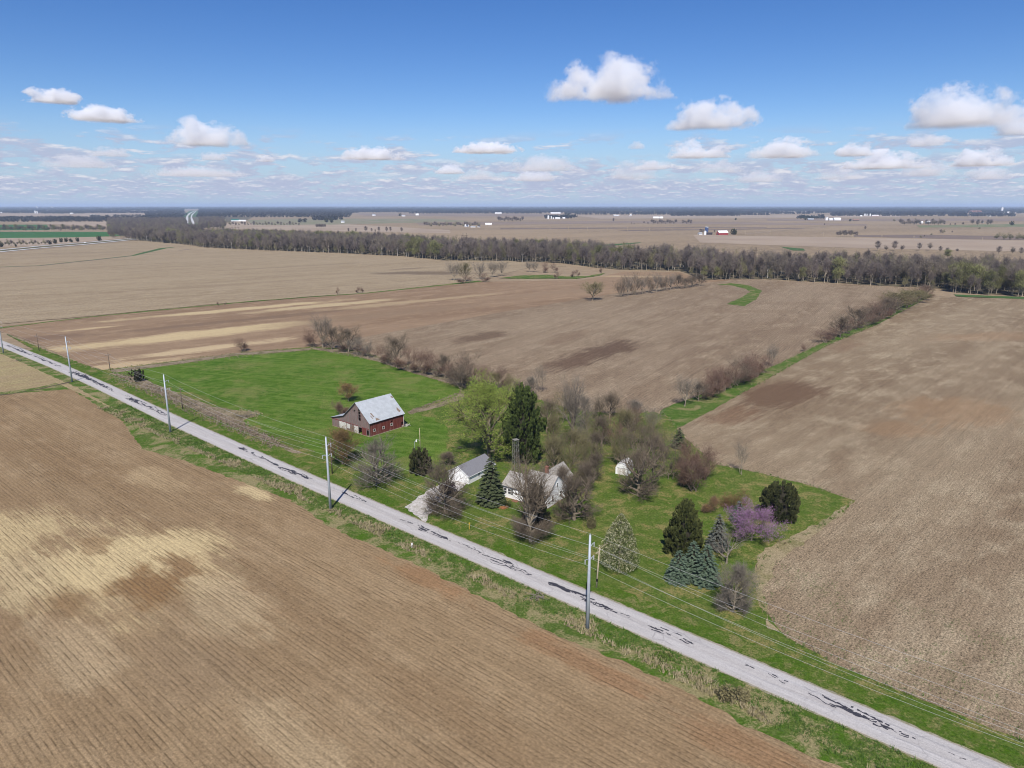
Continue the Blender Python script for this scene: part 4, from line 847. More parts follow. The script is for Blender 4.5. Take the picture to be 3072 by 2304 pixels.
# ---- red barn (gable end towards the road, lean-to on the far side)
K = CAM_H / 60.0
bz = ZC[0]
def barn():
    ax, ay = G(1110, 1314)
    t = thing('barn', 'weathered red barn with tin roof, holes and a lean-to, standing in the pasture', 'barn', (ax, ay, bz * .5), R(50.5))
    W_, D_, EH, RH, LW, LE = 12.4, 14.0, 4.75, 10.0, 18.8, 3.0
    n1 = Vector((0, -(RH - EH), W_ / 2)).normalized(); n2 = Vector((0, (RH - EH), W_ / 2)).normalized()
    cl1 = (Vector((0, 0, EH - .1)), n1); cl2 = (Vector((0, W_, EH - .1)), n2)
    holes = [(4.0, 5.1, 4.5, 8.2), (6.7, 7.3, 7.0, 7.6), (3.7, 5.3, 0, 2.3), (.4, 1.35, .05, 2.1), (4.4, 4.65, 2.75, 3.0), (4.5, 4.7, 3.15, 3.35), (5.45, 5.6, 4.8, 7.6)]
    wall('wall', t, M_greywood, (0, 0, 0), (0, 1, 0), W_, RH, holes, [cl1, cl2])
    wall('wall', t, M_redwood, (D_, 0, 0), (0, 1, 0), W_, RH, (), [cl1, cl2])
    wall('wall', t, M_redwood, (.06, 0, 0), (1, 0, 0), D_ - .12, EH - .08, [(1.4, 2.1, 1.55, 2.25), (5.15, 5.85, 1.5, 2.2), (8.5, 9.25, 1.75, 2.45), (8.6, 9.3, 2.75, 3.3), (12.9, 13.75, .05, 1.9), (8.4, 8.9, 3.9, 4.1)])
    wall('wall', t, M_redwood, (.06, W_, 0), (1, 0, 0), D_ - .12, EH - .08)
    cl3 = (Vector((0, W_, EH - .15)), Vector((0, (EH - LE), LW - W_)).normalized())
    wall('wall', t, M_greywood, (.02, W_ + .06, 0), (0, 1, 0), LW - W_ - .06, EH, (), [cl3])
    wall('wall', t, M_redwood, (D_ - .02, W_ + .06, 0), (0, 1, 0), LW - W_ - .06, EH, (), [cl3])
    wall('wall', t, M_redwood, (.06, LW, 0), (1, 0, 0), D_ - .12, LE - .1)
    # hay-door bars, red belt boards, doors
    for z_ in (5.6, 6.5, 7.4): bx('bar', t, M_greywood, -.03, .05, 4.0, 5.1, z_, z_ + .14)
    bx('belt_board', t, M_redtrim, -.13, -.065, .2, 3.6, 2.45, 2.62); bx('belt_board', t, M_redtrim, -.13, -.065, 5.4, LW - .2, 2.58, 2.75)
    for y0, y1, z0, z1, mt in ((11.4, 14.9, .15, 2.5, M_peel), (9.6, 11.0, .9, 2.4, M_peel), (5.4, 7.3, .1, 2.45, M_peel), (15.2, 17.2, .2, 2.5, M_greywood)):
        bx('door', t, mt, -.16, -.066, y0, y1, z0, z1)
    bx('door', t, M_redwood, -.12, -.064, 1.6, 3.6, .05, 2.4)
    for x0, x1, z0, z1 in ((1.4, 2.1, 1.55, 2.25), (5.15, 5.85, 1.5, 2.2), (8.5, 9.25, 1.75, 2.45)):
        f = MB()
        for a0, a1, c0, c1 in ((x0 - .1, x1 + .1, z1, z1 + .1), (x0 - .1, x1 + .1, z0 - .1, z0), (x0 - .1, x0, z0, z1), (x1, x1 + .1, z0, z1)): f.box(a0, a1, -.13, -.062, c0, c1)
        f.build('window_frame', M_peel, t)
    bx('corner_board', t, M_peel, D_ - .12, D_ + .1, -.12, -.062, .1, EH - .3); bx('corner_board', t, M_greywood, -.1, .12, -.13, -.062, .1, EH - .3)
    for a in ((-.15, D_ + .15, -.16, .2, -.1, .28), (-.16, .2, .22, LW, -.1, .22)): bx('foundation', t, M_stone, *a)
    # tin roof: single sheets with raised seams
    sl = (RH - EH) / (W_ / 2); ov = .5; r = random.Random(3)
    nsh = 20; wd = (D_ + .7) / nsh
    for side in (0, 1):
        for k in range(nsh):
            x0 = -.35 + k * wd; x1 = x0 + wd - .008; top = .0 if not (side == 0 and k == nsh - 1) else .25
            y_top, y_bot = W_ / 2, -ov
            cut = r.uniform(0, .05) + (r.uniform(.1, .5) if (side == 0 and k > nsh - 3) else 0)
            zt = RH + .12 + r.uniform(0, .008); zb = RH + .12 - sl * (W_ / 2 + ov)
            f = lambda y: (y if side == 0 else W_ - y)
            pr = []
            for y_ in (y_top, y_bot + cut if k < nsh - 3 else y_bot):
                z_ = zt - sl * (W_ / 2 - y_)
                pr.append((f(y_), z_))
            if side == 1: pr[1] = (W_ + .12, RH + .12 - sl * (W_ / 2 + .12))
            mb = MB(); vs = []
            for y_, z_ in pr:
                for dx, dz in ((0, 0), (.0, .05), (.05, .05), (.06, 0.0), (wd - .01, 0.0)): vs.append((x0 + dx, y_, z_ + dz))
            mb.add(vs, [(i, i + 1, i + 6, i + 5) for i in range(4)])
            ob = mb.build('roof_sheet', M_tin, t); md = ob.modifiers.new('thickness', 'SOLIDIFY'); md.thickness = .03; md.offset = 0
    for k in range(8):                                              # lean-to sheets
        x0 = -.35 + k * (D_ + .7) / 8; slab('roof_sheet', t, M_tin, [(x0, W_ + .05, EH + .06), (x0 + (D_ + .7) / 8 - .02, W_ + .05, EH + .06), (x0 + (D_ + .7) / 8 - .02, LW + .45, LE + .0), (x0, LW + .45, LE + .0)], .05)
    def rp(x, d_, up_=.075):                                          # point on the near slope, d_ down from the ridge
        y_ = W_ / 2 - d_; return (x, y_, RH + .12 + up_ - sl * d_)
    for poly in ([(3.1, 5.5), (4.4, 6.3), (2.6, 6.35)], [(2.2, 4.0), (2.75, 3.9), (3.0, 5.2), (2.5, 5.25)], [(1.7, 4.7), (2.0, 4.6), (2.2, 5.6), (1.9, 5.7)], [(12.3, 5.0), (13.0, 4.2), (13.5, 5.6), (12.6, 5.9)], [(13.4, .9), (14.2, .8), (14.25, 1.5), (13.6, 1.4)], [(.5, 6.2), (.75, 6.2), (.75, 6.4), (.5, 6.4)]):
        mb = MB(); mb.add([rp(*q) for q in poly], [tuple(range(len(poly)))]); mb.build('rust_hole_patch', M_rust_hole, t)  # dark pieces for rust and missing sheets; the holes are painted, not cut
    slab('rake_board', t, M_dark, [(-.37, W_ / 2, RH + .02), (-.30, W_ / 2, RH + .02), (-.30, W_ + .1, EH - .05), (-.37, W_ + .1, EH - .05)], .22)
    slab('rake_board', t, M_dark, [(-.37, W_ + .1, EH - .02), (-.30, W_ + .1, EH - .02), (-.30, LW + .4, LE - .05), (-.37, LW + .4, LE - .05)], .2)
    bx('floor', t, M_dark, .2, D_ - .2, .2, LW - .2, .02, .06)
    r = random.Random(9); mb = MB()
    for k in range(26):
        a = Vector((D_ + 1.2 + r.gauss(0, .7), .3 + r.gauss(0, .9), .1)); ribs = rdir(r, Z, R(r.uniform(60, 88)), r.uniform(0, 6.28)); mb.tube([a, a + ribs * r.uniform(.8, 1.8)], [.07, .06], 4)
    o = mb.build('rubble_pile', M_peel); o.location = t.location; o.rotation_euler = t.rotation_euler; tag(o, 'heap of broken pale boards at the back corner of the barn', 'debris')
barn()

def garage():
    ax, ay = G(1406, 1456)
    t = thing('garage', 'low white garage with a grey shingle gable roof', 'garage', (ax, ay, bz * .5), R(55.5))
    W_, D_, EH, RH = 6.6, 11.2, 2.35, 4.35
    n1 = Vector((0, -(RH - EH), W_ / 2)).normalized(); n2 = Vector((0, (RH - EH), W_ / 2)).normalized()
    clp = [(Vector((0, 0, EH - .02)), n1), (Vector((0, W_, EH - .02)), n2)]
    wall('wall', t, M_siding, (0, 0, 0), (0, 1, 0), W_, RH, (), clp); wall('wall', t, M_siding, (D_, 0, 0), (0, 1, 0), W_, RH, (), clp)
    wall('wall', t, M_siding, (.06, 0, 0), (1, 0, 0), D_ - .12, EH - .02); wall('wall', t, M_siding, (.06, W_, 0), (1, 0, 0), D_ - .12, EH - .02)
    sl = (RH - EH) / (W_ / 2); ov = .35
    for s in (0, 1):
        f = (lambda y: y) if s == 0 else (lambda y: W_ - y)
        slab('roof', t, M_shingle, [(-.3, f(W_ / 2), RH + .12), (D_ + .3, f(W_ / 2), RH + .12), (D_ + .3, f(-ov), RH + .12 - sl * (W_ / 2 + ov)), (-.3, f(-ov), RH + .12 - sl * (W_ / 2 + ov))], .09)
        slab('rake_trim', t, M_trim, [(-.36, f(W_ / 2), RH + .10), (-.302, f(W_ / 2), RH + .10), (-.302, f(-ov), RH + .10 - sl * (W_ / 2 + ov)), (-.36, f(-ov), RH + .10 - sl * (W_ / 2 + ov))], .17)
    ez = RH + .12 - sl * (W_ / 2 + ov) - .17
    bx('gutter', t, M_trim, -.3, D_ + .3, -ov - .1, -ov + .0, ez + .02, ez + .13)
    for y0, y1 in ((.45, 3.05), (3.45, 6.1)):
        d_ = bx('garage_door', t, M_trim, -.12, -.064, y0, y1, .05, 2.1)
        for z_ in (.55, 1.07, 1.58): bx('panel_joint', d_, M_gut, -.126, -.121, y0 + .05, y1 - .05, z_, z_ + .02)
    window(t, 'x', 4.0, 4.7, 1.0, 1.85, 0, -1); window(t, 'x', 8.2, 8.9, 1.0, 1.85, 0, -1)
    bx('footing', t, M_stone, -.09, D_ + .09, -.09, W_ + .09, -.1, .06)
garage()

def house():
    ax, ay = G(1508, 1493)
    # local x runs away from the road, local y to the left; origin = left front corner of the wing
    t = thing('house', 'white L-shaped farmhouse with weathered grey shingle roofs, half hidden by trees', 'house', (ax, ay, bz * .5), R(56))
    def block(x0, x1, y0, y1, EH, RH, along, wins=(), skip=()):
        if along == 'y':                                           # ridge parallel to the road
            m_ = (x0 + x1) / 2; k = (RH - EH) / ((x1 - x0) / 2)
            clp = [(Vector((x0, 0, EH)), Vector((-k, 0, 1)).normalized()), (Vector((x1, 0, EH)), Vector((k, 0, 1)).normalized())]
            for y_ in (y0, y1): wall('wall', t, M_siding, (x0, y_, 0), (1, 0, 0), x1 - x0, RH, (), clp)
            for x_ in (x0, x1): wall('wall', t, M_siding, (x_, y0 + .06, 0), (0, 1, 0), y1 - y0 - .12, EH)
            for xe in (x0 - .35, x1 + .35):
                ze = EH + .12 - k * .35
                slab('roof', t, M_oldshingle, [(m_, y0 - .3, RH + .12), (m_, y1 + .3, RH + .12), (xe, y1 + .3, ze), (xe, y0 - .3, ze)], .1)
                bx('fascia', t, M_gut, *sorted((xe, xe + (.05 if xe > m_ else -.05))), y0 - .3, y1 + .3, ze - .22, ze - .02)
        else:
            m_ = (y0 + y1) / 2; k = (RH - EH) / ((y1 - y0) / 2)
            clp = [(Vector((0, y0, EH)), Vector((0, -k, 1)).normalized()), (Vector((0, y1, EH)), Vector((0, k, 1)).normalized())]
            for x_ in (x0, x1): wall('wall', t, M_siding, (x_, y0, 0), (0, 1, 0), y1 - y0, RH, (), clp)
            for y_ in (y0, y1): wall('wall', t, M_siding, (x0 + .06, y_, 0), (1, 0, 0), x1 - x0 - .12, EH)
            for ye in (y0 - .35, y1 + .35):
                ze = EH + .12 - k * .35
                slab('roof', t, M_oldshingle, [(x0 - .3, m_, RH + .121), (x1 + .3, m_, RH + .121), (x1 + .3, ye, ze), (x0 - .3, ye, ze)], .1)
    block(0, 7.4, -5.6, 0, 3.35, 5.6, 'y')
    block(-.05, 8.6, -13.0, -5.65, 3.5, 6.9, 'y')
    block(8.2, 15.2, -11.0, -5.4, 3.4, 6.2, 'x')
    window(t, 'y', -1.25, -.45, 1.3, 2.6, 0, -1, False); window(t, 'y', -2.5, -1.7, 1.3, 2.6, 0, -1, False)
    for y0, y1 in ((-3.05, -2.65), (-.35, -.02)): bx('shutter', t, M_shutter, -.11, -.062, y0, y1, 1.2, 2.7)
    d_ = bx('door', t, M_trim, -.11, -.062, -4.55, -3.65, .25, 2.35)
    bx('door_window', d_, M_glass, -.118, -.112, -4.38, -3.82, 1.45, 2.15)
    for y_ in (-3.38, -4.85): bx('lantern', t, M_shutter, -.18, -.062, y_, y_ + .12, 1.9, 2.2)
    bx('step', t, M_brick, -1.2, -.07, -4.9, -3.3, -.05, .2)
    window(t, 'y', -7.6, -6.7, 1.2, 2.6, -.05, -1, True); window(t, 'y', -11.0, -10.1, 1.2, 2.6, -.05, -1, True)
    window(t, 'x', 1.6, 2.5, 1.2, 2.6, -13.0, -1); window(t, 'x', 5.4, 6.3, 1.2, 2.6, -13.0, -1); window(t, 'x', 3.9, 4.6, 4.2, 5.2, -13.0, -1)
    window(t, 'x', 10.5, 11.4, 1.2, 2.6, -11.0, -1); window(t, 'x', 13.0, 13.9, 1.2, 2.6, -11.0, -1)
    window(t, 'x', 2.2, 3.1, 1.2, 2.6, 0, 1)
    bx('footing', t, M_brick, -.13, 8.7, -13.1, -.0, -.1, .22)
    mb = MB(); mb.box(5.6, 6.3, -9.4, -8.7, 5.2, 8.0); mb.box(5.52, 6.38, -9.48, -8.62, 7.8, 8.08); mb.build('chimney', M_brick, t)
house()

def shed():
    ax, ay = G(1846, 1424)
    t = thing('shed', 'small white barn-roofed garden shed under bare trees', 'shed', (ax, ay, bz * .5), R(-30))
    W_, D_ = 3.4, 4.4; prof = [(0, 0), (0, 1.9), (.55, 2.9), (W_ / 2, 3.45), (W_ - .55, 2.9), (W_, 1.9), (W_, 0)]
    mb = MB()
    for y_ in (0, D_): mb.add([(x, y_, z) for x, z in prof], [tuple(range(7))])
    mb.add([(0, 0, 0), (0, D_, 0), (0, D_, 1.9), (0, 0, 1.9), (W_, 0, 0), (W_, D_, 0), (W_, D_, 1.9), (W_, 0, 1.9)], [(0, 1, 2, 3), (4, 5, 6, 7)])
    mb.build('wall', M_siding, t)
    pr = [(-.14, 1.72), (.5, 2.98), (W_ / 2, 3.56), (W_ - .5, 2.98), (W_ + .14, 1.72)]
    for a, b in zip(pr, pr[1:]): slab('roof', t, plain('pale shed roof', (.55, .54, .52), (.42, .41, .39), 2, .8), [(a[0], -.15, a[1]), (b[0], -.15, b[1]), (b[0], D_ + .15, b[1]), (a[0], D_ + .15, a[1])], .06)
    for x0, x1 in ((.6, 1.65), (1.75, 2.8)): bx('door', t, M_peel, x0, x1, -.06, -.005, .1, 1.9)
    bx('door_frame', t, M_gut, .52, 2.88, -.04, -.004, 1.9, 1.98)
shed()

# ================================================================== POLES AND WIRES
M_steel = plain('galvanised steel', (.40, .44, .48), (.36, .40, .44), .8, .55, .3, .2)
M_wood = plain('creosote wood', (.09, .07, .055), (.13, .10, .075), 2, .95, stretch=(3, 3, .4))
M_woodpale = plain('pale pole wood', (.42, .36, .25), (.35, .29, .20), 2, .95, stretch=(3, 3, .4))
M_ins = plain('grey insulator', (.45, .47, .5), None, 2, .4)
M_wire = plain('aluminium wire', (.52, .52, .50), None, 2, .5, .3, .3)
ROADDIR = math.atan2(RD.y, RD.x)
steel = []
def steel_pole(px, py, ty, label, xy=None, h=None):
    x, y = xy or G(px, py); h = h or HT(px, py, ty)
    t = thing('utility_pole', label, 'utility pole', (x, y, 0), ROADDIR, 'steel poles along the road')
    mb = MB(); mb.tube([Vector((0, 0, -.3)), Vector((0, 0, h * .5)), Vector((0, 0, h))], [.34, .27, .18], 12); mb.build('shaft', M_steel, t, True)
    mb = MB(); mb.tube([Vector((0, 0, .0)), Vector((0, 0, .35))], [.42, .42], 12); mb.build('base_collar', M_steel, t)
    for sg, f in ((-1, .90), (1, .775), (-1, .765)):
        mb = MB(); mb.tube([Vector((0, sg * .2, h * f - .35)), Vector((0, sg * .75, h * f - .1)), Vector((0, sg * 1.25, h * f))], [.07, .06, .05], 5); a = mb.build('arm', M_steel, t)
        mb = MB(); mb.tube([Vector((0, sg * 1.25, h * f + .02)), Vector((0, sg * 1.25, h * f - .75))], [.09, .07], 6); mb.build('insulator', M_ins, a)
    mb = MB(); mb.tube([Vector((0, 0, h)), Vector((0, 0, h + .25))], [.06, .04], 6); mb.build('cap', M_steel, t)
    steel.append((x, y, h)); return t
steel_pole(0, 0, 0, 'tall grey steel pole carrying the wires past the stubble corner', (71, 55.5), 17.9)
steel_pole(1762, 1895, 1605, 'tall grey steel pole beside the leaning pale wood pole and white pear tree')
steel_pole(992, 1532, 1312, 'tall grey steel pole opposite the russet tree and barn')
steel_pole(512, 1300, 1124, 'tall grey steel pole opposite the weedy pasture edge')
steel_pole(217, 1148, 1010, 'tall grey steel pole where the ditch meets the road')
steel_pole(11, 1062, 955, 'tall grey steel pole next to the dry stubble corner field')
steel_pole(0, 0, 0, 'tall grey steel pole where the road runs off past the stubble', (steel[-1][0] - 62, steel[-1][1] + 52), 18)
woods_ = []
def wood_pole(px, py, ty, label, mat, xy=None, h=None, arm=True):
    x, y = xy or G(px, py); h = h or HT(px, py, ty)
    t = thing('wooden_pole', label, 'utility pole', (x, y, 0), ROADDIR, 'old wooden poles across the road')
    mb = MB(); mb.tube([Vector((0, 0, -.3)), Vector((0, 0, h))], [.17, .11], 8); mb.build('shaft', mat, t, True)
    if arm:
        a = bx('crossarm', t, mat, .1, .22, -1.1, 1.1, h * .86, h * .86 + .13)
        for k in (-1, -.35, .35, 1):
            mb = MB(); mb.tube([Vector((.16, k, h * .86 + .13)), Vector((.16, k, h * .86 + .36))], [.05, .035], 5); mb.build('insulator', M_ins, a)
    woods_.append((x, y, h)); return t
wp = wood_pole(1789, 1767, 1640, 'pale leaning wood pole with a curved pipe arm by the pear tree', M_woodpale, arm=False)
wp.rotation_euler = (R(1.2), R(-2.0), ROADDIR)
h5 = woods_[-1][2]
mb = MB(); mb.tube([Vector((0, 0, h5 - 1.0)), Vector((-.1, -.25, h5 - .3)), Vector((-.4, -.8, h5 + .25)), Vector((-.8, -1.5, h5 + .5))], [.05, .05, .05, .05], 6); mb.build('pipe_arm', M_woodpale, wp, True)
mb = MB(); mb.tube([Vector((0, 0, 1.6)), Vector((0, 0, 2.2))], [.175, .17], 8); mb.build('dark_band', M_dark, wp)
mb = MB(); mb.box(-.1, .1, .1, 1.0, h5 - 1.0, h5 - .9); mb.build('crossarm', M_woodpale, wp)
wood_pole(997, 1424, 1317, 'dark wooden pole standing by the russet budding tree', M_wood)
wood_pole(548, 1229, 1160, 'dark wooden pole in the weeds beside the pasture', M_wood)
wood_pole(331, 1113, 1058, 'dark wooden pole at the corner of pasture and pale soil', M_wood)
wood_pole(118, 1055, 1001, 'dark wooden pole on the grassy edge of the far soil field', M_wood)
def span(A, B, sag, n=14): 
    return [A.lerp(B, i / n) - Z * sag * 4 * (i / n) * (1 - i / n) for i in range(n + 1)]
def wire(label, pts, sag=1.1, rad=.017):
    mb = MB(); path = []
    for i in range(len(pts) - 1): path += span(pts[i], pts[i + 1], sag * (pts[i + 1] - pts[i]).length / 70)[(1 if i else 0):]
    mb.tube(path, [rad] * len(path), 4); o = mb.build('power_line', M_wire); tag(o, label, 'wire', 'wires along the road')
def off(p, lat, z_): q = Vector((p[0], p[1])) + Vector((-RD.y, RD.x)) * lat; return Vector((q.x, q.y, z_))
wire('highest thin wire strung over the steel pole tops', [off(p, 0, p[2] + .25) for p in steel], .9)
wire('upper side wire hung from the steel pole arms', [off(p, -1.25, p[2] * .90 - .75) for p in steel], 1.3)
wire('lower wire on the road-field side arms of the steel poles', [off(p, 1.25, p[2] * .775 - .75) for p in steel], 1.5)
wire('lower wire on the farmstead side arms of the steel poles', [off(p, -1.25, p[2] * .765 - .75) for p in steel], 1.5)
wire('low wire strung between the old wooden poles', [Vector((78, 62, 7.5))] + [Vector((p[0], p[1], p[2] * (.86 if i else .93) + .4)) for i, p in enumerate(woods_)], 1.4)
wire('lowest slack cable under the wooden pole crossarms', [Vector((78, 62, 6.0))] + [Vector((p[0], p[1] , p[2] * .7)) for p in woods_], 1.4)
# yard light
def yard_light():
    x, y = G(1261, 1355); h = HT(1261, 1355, 1284)
    t = thing('yard_light', 'slim pole with a lamp arm on the lawn between barn and garage', 'lamp post', (x, y, 0), R(160))
    mb = MB(); mb.tube([Vector((0, 0, -.2)), Vector((0, 0, h))], [.13, .08], 8); mb.build('pole', M_woodpale, t, True)
    mb = MB(); mb.tube([Vector((0, 0, h * .45)), Vector((.6, 0, h * .5)), Vector((1.2, 0, h * .48))], [.035] * 3, 5); mb.build('arm', M_steel, t)
    mb = MB(); mb.tube([Vector((1.2, 0, h * .40)), Vector((1.2, 0, h * .46)), Vector((1.2, 0, h * .50))], [.24, .2, .08], 8); mb.build('lamp_head', M_trim, t)
    mb = MB(); mb.tube([Vector((1.7, 0.2, -.1)), Vector((1.7, .2, h * .42))], [.05, .05], 6); mb.build('conduit', M_steel, t)
yard_light()
M_oldsteel = plain('dull steel', (.24, .235, .21), (.19, .18, .16), 1, .8)
def tower():
    x, y = G(1547, 1420); h = HT(1547, 1420, 1318)
    t = thing('windmill_tower', 'grey steel lattice tower behind the house', 'tower', (x, y, 0), .5)
    def leg(sx, sy, z_): k = .8 * (1 - z_ / h * .3); return Vector((sx * k, sy * k, z_))
    for sx in (-1, 1):
        for sy in (-1, 1):
            mb = MB(); mb.tube([leg(sx, sy, -.1), leg(sx, sy, h)], [.045, .04], 5); mb.build('leg', M_oldsteel, t)
    nst = 6; cs = [(-1, -1), (1, -1), (1, 1), (-1, 1)]
    for k in range(nst):
        z0, z1 = h * k / nst, h * (k + 1) / nst; mb = MB()
        for i in range(4):
            a, b = cs[i], cs[(i + 1) % 4]
            mb.tube([leg(*a, z0), leg(*b, z1)], [.016] * 2, 4); mb.tube([leg(*b, z0), leg(*a, z1)], [.016] * 2, 4); mb.tube([leg(*a, z1), leg(*b, z1)], [.025] * 2, 4)
        mb.build('bracing', M_oldsteel, t)
    bx('platform', t, M_oldsteel, -.72, .72, -.72, .72, h - .1, h)
tower()
def marker(px, py, h, col, label, name):
    x, y = G(px, py); t = thing(name, label, 'marker', (x, y, ZC[0]), .5)
    bx('post', t, col, -.06, .06, -.05, .05, -.1, h); bx('plate', t, col, -.16, .16, -.075, -.052, h - .45, h + .05)
marker(1408, 1592, 1.5, plain('yellow plastic', (.55, .38, .06), None, 3, .6), 'yellow marker post on the front lawn', 'marker_post')
marker(1236, 1649, 1.1, M_trim, 'white marker post in the green verge below the road', 'marker_post')
# ================================================================== RIVER WOOD
def in_poly(x, y, P_):
    c = False; n = len(P_); j = n - 1
    for i in range(n):
        xi, yi = P_[i]; xj, yj = P_[j]
        if (yi > y) != (yj > y) and x < (xj - xi) * (y - yi) / (yj - yi) + xi: c = not c
        j = i
    return c
def seg_dist(x, y, L_):
    best = 1e9
    for (ax, ay), (bx_, by) in zip(L_, L_[1:]):
        dx, dy = bx_ - ax, by - ay; t_ = max(0, min(1, ((x - ax) * dx + (y - ay) * dy) / (dx * dx + dy * dy + 1e-9)))
        best = min(best, math.hypot(x - ax - t_ * dx, y - ay - t_ * dy))
    return best
def woodtree(seed, wm, tm, extra=None, **k):
    """one-mesh tree for the distance: trunk and twigs together"""
    lf = MB(); leafer = None
    if extra:
        def leafer(r, q, e):
            for _ in range(extra[1]): leaf(lf, e + Vector((r.uniform(-1, 1), r.uniform(-1, 1), r.uniform(-1, 1))) * .5, extra[0], r)
    wd, tw = bare_tree(seed, 20, .22, leafer=leafer, **k)
    for mb_, mi in ((tw, 1), (lf, 2)):
        b = len(wd.v); wd.v.extend(mb_.v); wd.f.extend(tuple(i + b for i in f) for f in mb_.f); wd.mi.extend([mi] * len(mb_.f))
    z = np.array([v[2] for v in wd.v]); kz = 20 / np.percentile(z, 99.5); wd.v = [(x, y, zz * kz) for x, y, zz in wd.v]
    return wd.mesh('tree', [wm, tm] + ([extra[2]] if extra else []))
M_wtwig = plain('wood twigs', (.205, .172, .142), (.15, .124, .104), .6, .95, rnd=.2)
M_wtwig2 = plain('wood twigs mauve', (.175, .143, .132), (.132, .106, .10), .6, .95, rnd=.2)
M_wolive = plain('wood twigs olive', (.215, .195, .11), (.165, .15, .085), .6, .95, rnd=.18)
M_wbark = plain('wood bark', (.33, .285, .23), (.20, .17, .138), .8, .95, rnd=.25)
M_wwhite = plain('sycamore bark', (.55, .52, .46), (.38, .35, .30), .8, .9)
M_wgreen = plain('wood new leaves', (.15, .165, .055), (.18, .18, .075), .5, .9, rnd=.2)
KW = dict(limbs=10, trunk=.26, low=6, high=40, kids=(5, 5, 5), twig=(2.0, .10), up=.2, rad=.26)
WP = [woodtree(201, M_wbark, M_wtwig, **KW), woodtree(202, M_wbark, M_wtwig2, **{**KW, 'limbs': 10, 'trunk': .36}), woodtree(203, M_wbark, M_wtwig2, **{**KW, 'high': 52, 'trunk': .22}),
      woodtree(204, M_wbark, M_wtwig, **{**KW, 'trunk': .42, 'high': 40}), woodtree(205, M_wbark, M_wolive, (.6, 1, M_wgreen), **{**KW, 'trunk': .22, 'high': 60}), woodtree(206, M_wbark, M_wolive, **{**KW, 'limbs': 12, 'trunk': .10, 'high': 60, 'stems': 4}),
      woodtree(207, M_wwhite, M_wtwig, **{**KW, 'trunk': .3, 'high': 50})]
front = [G(*p) for p in [(395, 716), (423, 722), (561, 735), (610, 743), (700, 748), (900, 756), (1044, 761), (1207, 770), (1329, 782), (1492, 784), (1654, 789), (1685, 791), (1770, 803), (1858, 810), (2040, 813), (2108, 842), (2300, 839), (2631, 858), (2816, 866), (2872, 881), (3072, 892), (3350, 906)]]
def back_pt(px, ytop, h=22): return G(px, ytop, h)
back = [back_pt(*p) for p in [(370, 683), (560, 685), (610, 688), (814, 692), (1085, 699), (1329, 713), (1492, 719), (1700, 719), (1803, 728), (1905, 738), (2108, 744), (2278, 758), (2474, 757), (2754, 766), (2893, 769), (3072, 776), (3350, 785)]]
poly = front + back[::-1]
r = random.Random(77)
xs_ = [p[0] for p in poly]; ys_ = [p[1] for p in poly]
pts_ = []
x = min(xs_)
while x < max(xs_):
    y = min(ys_)
    while y < max(ys_):
        qx, qy = x + r.uniform(-3.5, 3.5), y + r.uniform(-3.5, 3.5)
        if in_poly(qx, qy, poly): pts_.append((seg_dist(qx, qy, front), qx, qy))
        y += 8.0
    x += 8.0
pts_.sort()
def wkind(qx, qy):
    g = mn.noise(Vector((qx * .012, qy * .012, 4)))
    u_ = r.random()
    if g > .22 and u_ < .45: return 4
    if u_ < .03: return 6
    if u_ < .24: return 5
    return r.choice((0, 1, 1, 2, 2, 3))
src = bpy.data.collections.new('wood_trees'); COL.children.link(src)
used = {}
for i, (dd, qx, qy) in enumerate(pts_[:300]):
    k = i if i < 7 else wkind(qx, qy); s = r.uniform(.62, 1.3) * (1.15 if k == 6 else .62 if k == 5 and i > 6 else 1)
    o = link('woodland_tree', WP[k], None, (qx, qy, 0), r.uniform(0, 6.28), (s * r.uniform(.85, 1.1), s * r.uniform(.85, 1.1), s))
    lb = {4: 'tree hazed with new olive-green leaves on the edge of the river wood', 5: 'olive multi-stemmed tree on the edge of the river wood', 6: 'white-barked sycamore on the edge of the river wood'}.get(k, 'bare grey-brown tree in the front rank of the river wood')
    tag(o, lb, 'tree', {4: 'greening trees of the river wood', 5: 'olive trees of the river wood', 6: 'sycamores of the river wood'}.get(k, 'bare trees of the river wood edge'))
    if i < 7: src.objects.link(o)
